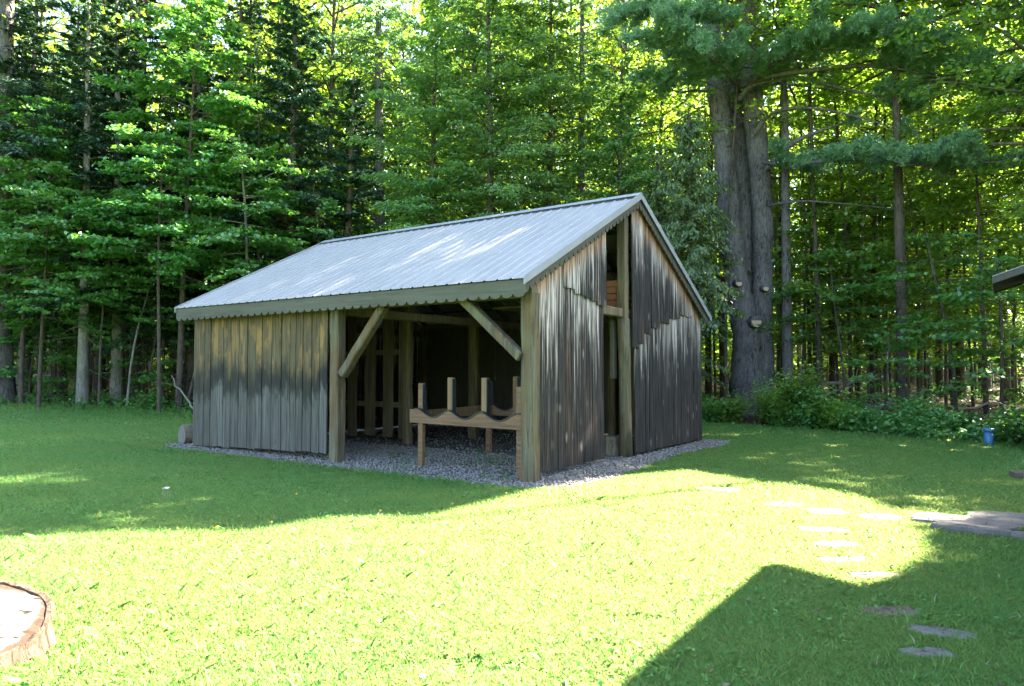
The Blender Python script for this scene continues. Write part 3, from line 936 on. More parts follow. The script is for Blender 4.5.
def pebbles(n_, lo, hi, P, zoff=0.012, dens_front=True):
    # octahedra squashed and turned at random
    xs = []
    while sum(map(len, xs)) < n_:
        c = rng.uniform(P.min(0), P.max(0), (n_, 2))
        a, b = W2B(c[:, 0], c[:, 1])
        keep = in_poly(c[:, 0], c[:, 1], P) & (rng.random(n_) < np.where(b < 2.6, 1.0, np.where(a < 0, 1.0, 0.12)))
        xs.append(c[keep])
    c = np.concatenate(xs)[:n_]
    s = lo + (hi - lo) * rng.random(n_) ** 2.2
    base = np.array([(1, 0, 0), (-1, 0, 0), (0, 1, 0), (0, -1, 0), (0, 0, 1), (0, 0, -1)], float)
    tri = np.array([(0, 2, 4), (2, 1, 4), (1, 3, 4), (3, 0, 4), (2, 0, 5), (1, 2, 5), (3, 1, 5), (0, 3, 5)])
    V = base[None] * (s[:, None, None] * rng.uniform(0.6, 1.2, (n_, 6, 1)))
    V[..., 2] *= 0.7
    an = rng.random(n_) * 2 * PI
    ca, sa = np.cos(an)[:, None], np.sin(an)[:, None]
    x = V[..., 0] * ca - V[..., 1] * sa + c[:, :1]
    y = V[..., 0] * sa + V[..., 1] * ca + c[:, 1:]
    z = V[..., 2] + s[:, None] * 0.35 + zoff
    V = np.stack([x, y, z], -1).reshape(-1, 3)
    F = (tri[None] + (np.arange(n_) * 6)[:, None, None]).reshape(-1, 3)
    return mesh_np('gravel', V, F)
setp(link('gravel', pebbles(26000, 0.010, 0.034, fine), M['gravel']), kind='stuff')

# ------------------------------------------------------------------ stones in the lawn
STONES = [('stepping_stone', (718, 490), .42, .22, 'small grey stepping stone in dappled grass nearest the shed gable'),
          ('stepping_stone', (784, 505.5), .30, .2, 'narrow grey stepping stone, second from the shed along the path'),
          ('stepping_stone', (827, 512.5), .30, .26, 'pale squarish stepping stone at the far rim of the sunlit grass'),
          ('stepping_stone', (880, 518), .30, .24, 'grey stepping stone half in shade left of the flagstone slabs'),
          ('stepping_stone', (822, 531), .34, .16, 'sunlit buff stepping stone partly grown over below the pale squarish one'),
          ('stepping_stone', (836, 545), .26, .14, 'smallest sunlit stepping stone almost hidden in the bright grass'),
          ('stepping_stone', (842, 561), .30, .13, 'bright sunlit stepping stone in the middle of the bend'),
          ('stepping_stone', (873, 576.5), .30, .10, 'wide sunlit stepping stone at the very edge of the shade'),
          ('stepping_stone', (889, 613), .27, .13, 'reddish brown stepping stone in the shade below the sunlit ones'),
          ('stepping_stone', (941, 634), .24, .13, 'large grey stepping stone in dark shade toward the right'),
          ('stepping_stone', (926, 655), .20, .10, 'stepping stone nearest the bottom edge, half covered by grass'),
          ('flagstone', (965, 524), .50, .30, 'left flagstone slab at the corner of the patio in shade'),
          ('flagstone', (1022, 523), .50, .34, 'right flagstone slab of the patio running out of the frame')]
stone_polys = []
def flat_stone(name, c, rx, ry, label, th=0.035, mat='stone', rz=0.0, seed=0, cat='stone', group='stepping stones across the lawn', base=0.0):
    rs = np.random.default_rng(seed)
    k = 20
    ang = np.linspace(0, 2 * PI, k, endpoint=False)
    p = 3.0
    rad = 1 / (np.abs(np.cos(ang)) ** p + np.abs(np.sin(ang)) ** p) ** (1 / p)
    rad *= 1 + rs.normal(0, .06, k)
    px, py = rad * np.cos(ang) * rx, rad * np.sin(ang) * ry
    V = []; F = []
    lev = [(1.0, -0.02), (1.0, th * 0.6), (0.95, th), (0.55, th + .004), (0.2, th + .002)]
    for s, z in lev:
        for i in range(k):
            V.append((px[i] * s, py[i] * s, z + rs.normal(0, .0035)))
    for l in range(len(lev) - 1):
        for i in range(k):
            j = (i + 1) % k
            F.append((l * k + i, l * k + j, (l + 1) * k + j, (l + 1) * k + i))
    F.append(tuple((len(lev) - 1) * k + i for i in range(k)))
    m_ = MB(); m_.add(V, F)
    o = m_.build(name, M[mat])
    o.location = (c[0], c[1], base); o.rotation_euler = (0, 0, rz)
    setp(o, label, cat, group)
    ca, sa = math.cos(rz), math.sin(rz)
    stone_polys.append(np.stack([c[0] + px * ca - py * sa, c[1] + px * sa + py * ca], -1) * 1.0)
    return o
for i, (nm, q, rx, ry, lb) in enumerate(STONES):
    c = px_ground(*q)
    mat = 'stone2' if i in (4, 8) else 'stone'
    if nm == 'flagstone':
        flat_stone(nm, c, rx, ry, lb, 0.045, 'stone', TZ, 40 + i, 'flagstone', 'flagstones at the patio edge')
    else:
        flat_stone(nm, c, rx * .78, ry * .82, lb, 0.014, mat, random.uniform(-.4, .2), 40 + i)
for k, (a, b, rx, ry) in enumerate(((-5.62, -0.12, 0.33, .10), (-6.30, -0.16, 0.36, .11))):
    flat_stone('edging_stone', B2W(a + .3, b - .12 + .1), rx, ry, ('weathered grey edging block along the front of the left patio slab', 'longer pale edging block along the front of the right patio slab')[k], 0.07, 'stone', TZ, 70 + k, 'edging stone', 'edging blocks of the patio')
flat_stone('rock', px_ground(1022, 479), 0.13, .16, 'brown lump of rock in the shaded lawn at the right edge', 0.10, 'stone2', 0, 77, 'rock', None)

# ------------------------------------------------------------------ logs, well pipe, flowers
log_round('firewood_log', shed_pt(9.05, 0.75, 0.0), 0.21, 1.0, 11, 'thick grey log lying against the left end of the shed', rz=TZ + R(80), length_axis=True, group=None)
log_round('firewood_log', shed_pt(8.95, 1.75, 0.0), 0.24, 1.1, 12, 'log lying further back behind the one at the shed corner', rz=TZ + R(95), length_axis=True)
# wide pale tree stump in the sun, bottom left corner, cut on the slant
lg = empty('tree_stump', (-3.05, 4.02, 0), 0, 'wide sun bleached tree stump cut on the slant at the lower left corner', 'stump')
SR_ = 0.395
def stump_pt(ang, rad, dz=0.0):
    w = 1 + .035 * math.sin(3 * ang + 1) + .02 * math.sin(7 * ang + 2)
    x = math.cos(ang) * rad * w; y = math.sin(ang) * rad * w
    return (x, y, 0.175 + y * 0.30 - x * 0.10 + dz)
n = 40; V = []; F = []
levels = [(SR_ * 1.14, None), (SR_ * 1.06, 0.35), (SR_ * 1.03, 0.75), (SR_ * 1.025, 1.0), (SR_ * .965, 1.0), (SR_ * .955, .96)]
for (rad, h) in levels:
    for k in range(n):
        q = stump_pt(2 * PI * k / n, rad * (1 + random.uniform(-.012, .012)))
        V.append((q[0], q[1], -0.06 if h is None else q[2] * h + (.012 * random.random() if h == 1.0 else 0)))
for l in range(len(levels) - 1):
    for k in range(n):
        F.append((l * n + k, l * n + (k + 1) % n, (l + 1) * n + (k + 1) % n, (l + 1) * n + k))
m_ = MB(); m_.add(V, F, False); m_.build('bark', M['bark_stump'], lg)
V = []; F = []
rings = [1.0, .8, .6, .4, .2]
for rr in rings:
    for k in range(n):
        q = stump_pt(2 * PI * k / n, SR_ * .963 * rr)
        V.append((q[0], q[1], q[2] + random.uniform(-.004, .004) - .004))
for l in range(len(rings) - 1):
    for k in range(n):
        F.append((l * n + k, l * n + (k + 1) % n, (l + 1) * n + (k + 1) % n, (l + 1) * n + k))
F.append(tuple((len(rings) - 1) * n + k for k in range(n)))
m_ = MB(); m_.add(V, F); m_.build('cut_face', M['cutpale'], lg)

wx, wy = px_ground(989, 447)
well = empty('well_pipe', (wx, wy, gz(wx, wy)), 0, 'short blue capped well pipe standing in the grass before the undergrowth', 'well pipe')
m_ = MB(); m_.tube([(0, 0, -.1), (0, 0, .32)], [.083, .083], 24); m_.build('casing', M['wellblue'], well)
m_ = MB(); m_.tube([(0, 0, .318), (0, 0, .325), (0, 0, .375), (0, 0, .39), (0, 0, .395)], [.088, .1, .1, .09, .05], 24); cap = m_.build('cap', M['wellblue'], well)
for a in (0.3, 2.4, 4.5):
    m_ = MB(); m_.tube([(math.cos(a) * .105, math.sin(a) * .105, .33), (math.cos(a) * .105, math.sin(a) * .105, .372)], .011, 6)
    m_.build('bolt', M['flash'], cap)
# ------------------------------------------------------------------ vegetation builders
def unit(v):
    return v / np.maximum(np.linalg.norm(v, axis=-1, keepdims=True), 1e-9)
def tubes_mesh(name, limbs, rg):
    """limbs: list of (points (n,3), radii (n,), sides)."""
    Vs = []; Fs = []; o = 0
    for pts, rad, sides in limbs:
        pts = np.asarray(pts, float); n = len(pts)
        d = unit(np.gradient(pts, axis=0))
        ref = np.array([0.31, 0.12, 0.94]) if abs(d[0, 2]) < 0.8 else np.array([0.94, 0.31, 0.12])
        s = unit(np.cross(d, ref)); t = np.cross(d, s)
        a = np.linspace(0, 2 * PI, sides, endpoint=False)
        rr = np.asarray(rad)[:, None] * (1 + rg.normal(0, 0.05, (n, sides)) * (sides > 5))
        V = pts[:, None] + s[:, None] * (np.cos(a)[None, :, None] * rr[..., None]) + t[:, None] * (np.sin(a)[None, :, None] * rr[..., None])
        i = np.arange(n - 1)[:, None] * sides; k = np.arange(sides)[None]; q = (k + 1) % sides
        F = np.stack([i + k, i + q, i + sides + q, i + sides + k], -1).reshape(-1, 4)
        Vs.append(V.reshape(-1, 3)); Fs.append(F + o); o += n * sides
    return mesh_np(name, np.concatenate(Vs), np.concatenate(Fs), True)

def leaf_quads(c, d, nrm, ln, wd, fold=0.15):
    """Rhombic leaves: c centre, d direction, nrm normal, ln length, wd width."""
    d = unit(d)
    s = unit(np.cross(nrm, d)); n = np.cross(d, s)
    ln = ln[:, None]; wd = wd[:, None]
    base = c - d * ln * .5; tip = c + d * ln * .5 - n * ln * fold
    m = c - d * ln * .06
    a = m + s * wd * .5 - n * wd * fold; b = m - s * wd * .5 - n * wd * fold
    V = np.stack([base, a, tip, b], 1).reshape(-1, 3)
    F = np.arange(len(c) * 4).reshape(-1, 4)
    return V, F

def limb_curve(p0, az, el, length, droop, n, rg, wob=0.06):
    t = np.linspace(0, 1, n)[:, None]
    h = np.array([math.cos(az), math.sin(az), 0])
    P = p0 + h * (t * length * math.cos(el)) + np.array([0, 0, 1.0]) * (t * length * math.sin(el) - droop * length * t ** 2)
    side = np.array([-h[1], h[0], 0])
    P = P + side * (np.sin(t * 4 + rg.random() * 6) * t * wob * length) + np.array([0, 0, 1]) * (np.sin(t * 5 + rg.random() * 6) * t * wob * .5 * length)
    return P

def trunk_curve(h, rg, lean=(0, 0), wob=0.15, n=14):
    t = np.linspace(0, 1, n)
    ph = rg.random(4) * 6
    x = lean[0] * t * h + wob * (np.sin(t * 3 + ph[0]) - math.sin(ph[0])) * t
    y = lean[1] * t * h + wob * (np.sin(t * 3.4 + ph[1]) - math.sin(ph[1])) * t
    return np.stack([x, y, t * h], -1)
def at_curve(C, z):
    return np.array([np.interp(z, C[:, 2], C[:, 0]), np.interp(z, C[:, 2], C[:, 1]), z])
def trunk_rad(r, C, h, flare=1.22):
    z = C[:, 2]
    return r * (1 - 0.85 * z / h) + r * (flare - 1) * np.exp(-z / (r * 2.2)) + 0.012

def broadleaf(seed, h, r, zb, cr, nb, ls, per_twig=9, twigs=11, lean=(0, 0), wob=0.25, top=1.0, upness=0.55, flat=0.35, shape=None, el=(0.0, 0.9), fan=False):
    """Layered broadleaf crown: branches carry flat sprays of leaves."""
    rg = np.random.default_rng(seed)
    C = trunk_curve(h, rg, lean, wob, 16)
    C = np.concatenate([[C[0] - [0, 0, .3]], [C[0] + [0, 0, .12]], C[1:]])
    limbs = [(C, trunk_rad(r, np.maximum(C, 0), h), 10)]
    cs = []; ds = []
    for i in range(nb):
        f = (i + rg.random()) / nb
        z = zb + (h * .98 - zb) * f
        prof = shape(f) if shape else math.sin(PI * min(1, 0.22 + f * 0.75)) ** 0.8
        ln = cr * prof * rg.uniform(.65, 1.15) + .25
        az = i * 2.39996 + rg.normal(0, .4)
        e = el[0] + (el[1] - el[0]) * f + rg.normal(0, .12)
        p0 = at_curve(C, z)
        P = limb_curve(p0, az, e, ln, 0.16 * (1 - f) + .05, 8, rg)
        r0 = min(.32 * r, 0.012 + 0.016 * ln)
        limbs.append((P, np.linspace(r0, 0.006, 8), 5))
        nt = max(3, int(twigs * ln / cr))
        ts = np.clip(rg.uniform(.22, 1.02, nt), 0, 1)
        for t in ts:
            q = np.array([np.interp(t, np.linspace(0, 1, 8), P[:, k]) for k in range(3)])
            ta = az + rg.choice([-1, 1]) * rg.uniform(.3, 1.2)
            tl = (0.35 + .25 * ln * (1 - .5 * t)) * rg.uniform(.6, 1.2)
            te = rg.normal(.02, .18)
            if fan: tl = (.45 + .22 * ln * (1 - .4 * t)) * rg.uniform(.7, 1.2); te = rg.normal(-.05, .1)
            m = int(per_twig * rg.uniform(.7, 1.3))
            tt = rg.random(m) ** .7
            dirv = np.array([math.cos(ta) * math.cos(te), math.sin(ta) * math.cos(te), math.sin(te)])
            pts = q + dirv * (tt * tl)[:, None]
            if fan: pts += rg.normal(0, 1, (m, 3)) * np.array([.17, .17, .03]) * (0.35 + tl) * (1.1 - .5 * tt)[:, None]
            else: pts += rg.normal(0, 1, (m, 3)) * np.array([.11, .11, .045]) * (0.6 + tl)
            pts[:, 2] -= .10 * tt ** 2 * tl
            cs.append(pts)
            dd = np.stack([np.cos(ta + rg.normal(0, .9, m)), np.sin(ta + rg.normal(0, .9, m)), rg.normal(-.35, .3, m)], -1)
            ds.append(dd)
    c = np.concatenate(cs); d = np.concatenate(ds)
    nr = np.stack([rg.normal(0, flat, len(c)), rg.normal(0, flat, len(c)), np.ones(len(c))], -1)
    s = ls * rg.uniform(.65, 1.25, len(c))
    return limbs, (c, d, nr, s, s * rg.uniform(.75, .95, len(c)))

def conifer(seed, h, r, zb, cr, nwh, ls, dens=1.0, droop=0.35, el=0.1, wid=0.3, dead_to=None, power=0.8, hang=0.0, lean=(0, 0), tuft=5):
    """Whorled conifer: drooping boughs with flat side sprays of short needle cards."""
    rg = np.random.default_rng(seed)
    C = trunk_curve(h, rg, lean, .12, 14)
    C = np.concatenate([[C[0] - [0, 0, .3]], [C[0] + [0, 0, .12]], C[1:]])
    limbs = [(C, trunk_rad(r, np.maximum(C, 0), h), 10)]
    cs = []; ds = []
    if dead_to:
        for i in range(int((zb - dead_to) * 5)):
            z = rg.uniform(dead_to, zb); az = rg.random() * 2 * PI
            P = limb_curve(at_curve(C, z), az, rg.normal(-.1, .2), rg.uniform(.5, 1.5), .2, 5, rg)
            limbs.append((P, np.linspace(.014, .004, 5), 4))
    for i in range(nwh):
        f = i / nwh
        z = zb + (h * .985 - zb) * f
        nbr = rg.integers(4, 7)
        a0 = rg.random() * 6.28
        for b in range(nbr):
            ln = cr * (1 - f) ** power * (rg.uniform(.4, 1.2) if rg.random() < .8 else rg.uniform(.2, .5)) + .2
            az = a0 + b * 2 * PI / nbr + rg.normal(0, .25)
            e = el + .5 * f + rg.normal(0, .1)
            P = limb_curve(at_curve(C, z + rg.normal(0, .12)), az, e, ln, droop * (1 - .6 * f), 7, rg, .04)
            limbs.append((P, np.linspace(.009 + .008 * ln, .004, 7), 4))
            m = int(26 * ln * dens)
            ts = rg.uniform(.12, 1.0, m)
            q = np.stack([np.interp(ts, np.linspace(0, 1, 7), P[:, k]) for k in range(3)], -1)
            sg = rg.choice([-1, 1], m)
            sa = az + sg * rg.uniform(.5, 1.15, m)
            sl = wid * ln * (1.05 - .75 * ts) * rg.uniform(.4, 1.1, m) + .05
            for k in range(tuft):
                u = (k + rg.random(m)) / tuft
                p = q + np.stack([np.cos(sa), np.sin(sa), -hang - .12 * u], -1) * (u * sl)[:, None]
                p += rg.normal(0, .02 + .012 * ln, (m, 3))
                cs.append(p)
                ds.append(np.stack([np.cos(sa + rg.normal(0, .5, m)), np.sin(sa + rg.normal(0, .5, m)), rg.normal(-.25 - hang, .3, m)], -1))
    c = np.concatenate(cs); d = np.concatenate(ds)
    nr = np.stack([rg.normal(0, .55, len(c)), rg.normal(0, .55, len(c)), np.ones(len(c))], -1)
    s = ls * rg.uniform(.6, 1.3, len(c))
    return limbs, (c, d, nr, s, s * rg.uniform(.28, .42, len(c)))

def crown_mesh(name, L, origin=None, prune=False):
    c, d, nr, s, w = L
    if prune:
        keep = ~shades_lit(c + np.asarray(origin))
        c, d, nr, s, w = c[keep], d[keep], nr[keep], s[keep], w[keep]
    V, F = leaf_quads(c, d, nr, s, w)
    return mesh_np(name, V, F)

def touches_lit(L, origin):
    return bool(shades_lit(L[0][::7] + np.asarray(origin)).any())

PROTO = {}
def make_tree(name, kind, gen, leafm, barkm, loc, label, group=None, prune=True):
    """A tree of its own: trunk (with limbs) and crown."""
    limbs, L = gen
    limbs = limbs[:1] + [q for q in limbs[1:] if not shades_lit(np.asarray(q[0])[2:] + np.asarray(loc)).any()]
    rt = empty(name, loc, 0, label, 'tree', group)
    rg = np.random.default_rng(abs(hash(label)) % 1000 if False else len(label))
    link('trunk', tubes_mesh('trunk', limbs, rg), M[barkm], rt)
    link('crown', crown_mesh('crown', L, loc, prune), M[leafm], rt)
    return rt
def gl(x, y, dz=0.0):
    return (float(x), float(y), float(gz(x, y)) + dz)

# ------------------------------------------------------------------ the big three-stemmed pine behind the shed
def pine_plumes(rg, P, t0, spread, n, ln=0.13, up=0.30):
    """Tufts of long needles along the side shoots of a bough, in a ragged flat fan."""
    n = int(n * 2.3); spread = spread * 1.3
    k = len(P)
    tt = np.linspace(0, 1, k)
    at_ = lambda t: np.stack([np.interp(np.clip(t, 0, 1), tt, P[:, i]) for i in range(3)], -1)
    d0 = unit(P[-1] - P[0]); side = unit(np.cross(d0, [0, 0, 1.0]))
    L = np.linalg.norm(P[-1] - P[0])
    ns = max(6, int(6.5 * L * (1 - t0)))
    ts = np.sort(rg.uniform(t0, 1.0, ns))
    sl = spread * rg.uniform(.45, 1.35, ns) * (1.1 - .55 * (ts - t0) / (1 - t0 + 1e-6))
    sg = rg.choice([-1, 1], ns)
    sd = unit(side[None] * sg[:, None] + d0[None] * rg.uniform(.35, 1.3, (ns, 1)) + np.array([0, 0, 1]) * rg.normal(.20, .22, (ns, 1)))
    w = sl / sl.sum()
    pick = rg.choice(ns, n, p=w)
    u = rg.random(n) ** .75
    q = at_(ts)[pick] + sd[pick] * (u * sl[pick])[:, None]
    q[:, 2] += .10 * np.sin(u * 3) * sl[pick] - .10 * u ** 2 * sl[pick]
    q += rg.normal(0, 1, (n, 3)) * np.array([.12, .12, .11]) * (.5 + .5 * u)[:, None]
    tips = unit(sd[pick] * .8 + np.array([0, 0, up]) + rg.normal(0, .3, (n, 3)))
    cs = []; ds = []
    for j in range(20):
        v = unit(tips * .7 + rg.normal(0, .55, (n, 3)) + np.array([0, 0, .10]))
        cs.append(q + v * ln * .5 + tips * (rg.random((n, 1)) - .5) * .12)
        ds.append(v)
    return np.concatenate(cs), np.concatenate(ds)

def big_pine():
    rg = np.random.default_rng(21)
    ox, oy = px_at(750, 25.0), 25.0
    Y = oy
    def pt(px, py, y=Y):           # where a spot of the tree is, relative to its foot
        z = 1.6 + (371 - py) / 711.1 * y
        return np.array([(px - 512) / 711.1 * y - ox, y - oy, z - float(gz(ox, oy))])
    limbs = []
    def stem(pts, rad, sides=14):
        pts = np.array(pts); n = len(pts)
        t = np.linspace(0, 1, n); tt = np.linspace(0, 1, n * 4)
        P = np.stack([np.interp(tt, t, pts[:, k]) for k in range(3)], -1)
        K = np.array([.25, .5, .25])
        for _ in range(3):
            P[1:-1] = .25 * P[:-2] + .5 * P[1:-1] + .25 * P[2:]
        return limbs.append((P, np.interp(tt, t, rad), sides)) or P
    S1 = stem([pt(752, 424), pt(750, 400), pt(748, 370), pt(748, 335), pt(740, 300), pt(735, 260), pt(730, 215), pt(728, 160), pt(722, 100), pt(716, 40), pt(712, -60), pt(708, -200)], [.88, .72, .60, .50, .44, .42, .40, .37, .34, .32, .3, .2])
    S2 = stem([pt(757, 424), pt(760, 395), pt(762, 350), pt(763, 300), pt(764, 250), pt(765, 200), pt(758, 120), pt(754, 50), pt(752, -60), pt(748, -230)], [.66, .50, .38, .36, .35, .35, .37, .36, .34, .2])
    S3 = stem([pt(752, 400, 25.3), pt(752, 330, 25.5), pt(750, 260, 25.7), pt(744, 190, 25.8), pt(740, 100, 25.9), pt(736, 30, 25.9), pt(733, -80, 25.9), pt(733, -200, 25.9)], [.6, .5, .42, .40, .38, .35, .3, .18])
    cs = []; ds = []
    def bough(pts, r0, t0, spread, n, sub=True, y1=None):
        P = stem(pts, np.linspace(r0, .012, len(pts)), 6)
        if n:
            c, d = pine_plumes(rg, P, t0, spread, n)
            cs.append(c); ds.append(d)
        for k in range(7):      # dead twigs
            i = rg.integers(3, len(P) - 2)
            Q = limb_curve(P[i], rg.random() * 6.28, rg.normal(-.2, .5), rg.uniform(.4, 1.1), .25, 5, rg)
            limbs.append((Q, np.linspace(.012, .003, 5), 4))
        return P
    b = pt
    # plumes that spread to the right and left, nearer to the viewer than the stems
    bough([b(742, 85, 25), b(735, 75, 23.5), b(720, 55, 22.5), b(690, 40, 21.8), b(655, 32, 21.5)], .08, .25, 1.2, 1100)
    bough([b(748, 88, 24.6), b(770, 62, 23), b(800, 48, 22), b(845, 42, 21.4), b(890, 32, 21), b(905, 22, 20.8)], .09, .12, 1.25, 1700)
    bough([b(745, 82, 24.5), b(770, 72, 23.5), b(830, 64, 22.6), b(890, 60, 22.2), b(950, 75, 21.8), b(1010, 84, 21.6), b(1060, 92, 21.4)], .11, .45, 1.35, 1900)
    bough([b(742, 96, 24.5), b(755, 80, 24), b(800, 72, 23.4), b(850, 86, 23), b(900, 96, 22.6), b(935, 104, 22.4)], .10, .72, .8, 500)
    bough([b(755, 135, 24.6), b(772, 110, 24), b(800, 104, 23.6), b(830, 106, 23.2), b(880, 118, 22.8), b(915, 134, 22.6)], .08, .9, .3, 60)
    bough([b(768, 168, 24.7), b(795, 140, 24), b(830, 126, 23.6), b(862, 116, 23.3)], .12, .9, .2, 30)
    bough([b(765, 160, 24.7), b(790, 165, 23.8), b(820, 160, 22.5), b(860, 158, 21.6), b(920, 160, 21), b(968, 152, 20.6)], .08, .12, 1.15, 1700)
    bough([b(900, 160, 21.3), b(940, 165, 21), b(1000, 160, 20.8), b(1050, 158, 20.4)], .06, .2, .7, 420)
    bough([b(770, 205, 24.7), b(800, 199, 23.5), b(860, 204, 23.2), b(930, 212, 23)], .045, .9, .2, 0)
    bough([b(756, 15, 25), b(790, 10, 24), b(830, 15, 23), b(870, -8, 22)], .09, .9, .3, 80)
    bough([b(745, 20, 24.6), b(730, 20, 23.4), b(712, 12, 22), b(680, 5, 21)], .06, .5, .7, 350)
    bough([b(728, 92, 25), b(700, 86, 24.6), b(678, 90, 24.2), b(650, 70, 23.6)], .06, .7, .7, 260)
    bough([b(752, -20, 25), b(790, -25, 23), b(860, -30, 22), b(930, -20, 21.5)], .09, .35, 1.1, 900)
    bough([b(745, -20, 25), b(700, -15, 24), b(660, 0, 23.2), b(628, 8, 22.6)], .09, .5, 1.0, 650)
    # the unseen crown high above
    for k in range(62):
        z = rg.uniform(14.5, 24.5); az = rg.random() * 6.28; ln = rg.uniform(2.5, 6.2) * (1 - .5 * (z - 14.5) / 10)
        S = (S1, S2, S3)[k % 3]
        P = limb_curve(at_curve(S, z), az, .15, ln, .05, 8, rg)
        limbs.append((P, np.linspace(.07, .01, 8), 5))
        c, d = pine_plumes(rg, P, .2, 1.1, 150, .2)
        cs.append(c[::2]); ds.append(d[::2])
    # dead stubs on the stems
    for k in range(40):
        S = (S1, S2)[k % 2]
        z = rg.uniform(5.5, 13)
        P = limb_curve(at_curve(S, z), rg.uniform(-PI, 0.6), rg.normal(0, .4), rg.uniform(.5, 1.3), .3, 6, rg, .12)
        limbs.append((P, np.linspace(.022, .004, 6), 4))
    rt = empty('pine_tree', (ox, oy, float(gz(ox, oy))), 0, 'huge old pine with three fused grey stems and long feathery boughs behind the shed', 'tree')
    limbs = limbs[:3] + [q for q in limbs[3:] if not shades_lit(np.asarray(q[0]) + np.array([ox, oy, .3])).any()]
    tr = link('trunk', tubes_mesh('trunk', limbs, rg), M['bark_pine'], rt)
    c = np.concatenate(cs); d = np.concatenate(ds)
    keep = ~shades_lit(c + np.array([ox, oy, 0.3]))
    c, d = c[keep], d[keep]
    ln = .155 * rg.uniform(.7, 1.3, len(c))
    V, F = leaf_quads(c, d, rg.normal(0, 1, c.shape), ln, np.full(len(c), .017), 0.02)
    link('crown', mesh_np('crown', V, F), M['pine'], rt)
    for (px, py, r) in ((757, 322, .19), (740, 283, .12), (767, 288, .11)):
        m_ = MB()
        p = b(px, py, 25.0 - (.70 if px == 757 else .58))
        m_.tube([p + np.array([0, .35, 0]), p + np.array([.0, 0.02, 0]), p], [r * 1.35, r * 1.12, r], 18, .05)
        sc_ = m_.build('branch_scar', M['bark_pine'], tr)
        ring = [(p[0] + math.cos(a_) * r * .84 * random.uniform(.93, 1.05), p[1] - .006 + math.sin(a_) * .03, p[2] + math.sin(a_) * r * random.uniform(.95, 1.08)) for a_ in np.linspace(0, 2 * PI, 18, endpoint=False)]
        back = [(q[0], q[1] + .05, q[2]) for q in ring]
        m_ = MB(); m_.add(ring + back, [tuple(range(18)), tuple(range(35, 17, -1))] + [(k_, k_ + 18, (k_ + 1) % 18 + 18, (k_ + 1) % 18) for k_ in range(18)])
        m_.build('cut_face', M['cut'], tr)
big_pine()

# ------------------------------------------------------------------ trees one can tell apart
def tall_shape(f):
    return math.sin(PI * min(1, .3 + .66 * f))
def T_spruce(px, y, h, r, zb, cr, seed, label, nwh=28, ls=.17, dens=1.5, bark='bark_grey', leaf='spruce', dead=1.2, power=.75, name='spruce_tree', **kw):
    x = px_at(px, y)
    make_tree(name, 'c', conifer(seed, h, r, zb, cr, nwh, ls, dens, dead_to=dead, power=power, **kw), leaf, bark, gl(x, y), label)
def T_leaf(px, y, h, r, zb, cr, seed, label, nb=60, ls=.13, leaf='maple', bark='bark_grey', per=10, tw=12, name='maple_tree', **kw):
    x = px_at(px, y)
    if leaf == 'maple_deep':
        kw.setdefault('fan', True); kw.setdefault('flat', .28); per = int(per * 2.1); tw = max(5, int(tw * .62))

    make_tree(name, 'b', broadleaf(seed, h, r, zb, cr, nb, ls, per, tw, **kw), leaf, bark, gl(x, y), label)

# left edge of the wood
T_spruce(-4, 27.0, 22, .56, 8.0, 4.2, 101, 'massive dark conifer trunk cut by the left edge of the photo', bark='bark_pine', dead=4.0)
T_spruce(83, 26.6, 17, .185, 3.9, 2.6, 102, 'spruce with the pale grey bare lower trunk at the left lawn edge', 26)
T_spruce(117, 28.5, 18, .21, 3.6, 2.7, 103, 'grey barked spruce close right of the pale grey spruce trunk')
T_spruce(62, 30.0, 17, .19, 3.2, 2.6, 104, 'shadowy spruce set back left of the pale grey spruce trunk', bark='bark_dark')
T_spruce(136, 30.5, 20, .27, 4.2, 3.0, 105, 'dark brown barked spruce behind the bent grey sapling', bark='bark_dark')
T_spruce(288, 27.5, 19, .24, 2.5, 3.4, 106, 'dense blackish spruce with tiered boughs above the left roof slope', 32, bark='bark_dark', dens=1.9)
T_spruce(235, 30.0, 20, .25, 3.0, 3.2, 107, 'dark spruce filling the gap left of the tiered blackish spruce', bark='bark_dark')
T_spruce(345, 26.5, 13, .2, 2.0, 2.5, 108, 'shorter dark spruce just above the left end of the roof ridge', 26, bark='bark_dark', dens=1.8)
T_spruce(25, 31.0, 20, .25, 3.0, 3.2, 109, 'dark spruce behind the massive trunk at the left edge', bark='bark_dark')
T_spruce(190, 32.0, 21, .25, 3.0, 3.2, 110, 'dark spruce standing behind the bright green maple', bark='bark_dark')
T_spruce(100, 33.0, 21, .25, 4.0, 3.2, 111, 'dark spruce behind the two grey spruce trunks', bark='bark_dark')
T_leaf(180, 26.6, 16.5, .11, 5.6, 3.0, 120, 'bright green maple with layered leaf fans rising left of the shed', 70, .16, 'maple_deep', 'bark_dark', per=20, tw=18, lean=(.0, 0), shape=tall_shape, el=(-.05, .5))
T_leaf(160, 25.2, 9.5, .065, 5.0, 2.5, 121, 'slim pale maple whose low leaf fans hang beside the shed roof', 34, .15, 'maple_deep', 'bark_dark', per=19, tw=16, el=(-.1, .4))
T_leaf(40, 25.6, 8.8, .06, 3.2, 2.9, 122, 'maple with low spreading leaf fans before the left conifers', 44, .15, 'maple_deep', 'bark_dark', per=19, tw=17, el=(-.15, .4))
T_leaf(22, 26.2, 11.5, .07, 4.5, 2.6, 123, 'maple with leaf fans overlapping the massive left trunk', 46, .15, 'maple_deep', 'bark_dark', per=18, tw=16, el=(-.1, .5))
T_leaf(128, 26.5, 6.4, .032, 3.6, 1.6, 124, 'bent grey sapling leaning among the left trunks', 14, .13, 'maple_deep', 'bark_grey', per=9, tw=9, lean=(.05, 0), wob=.3)
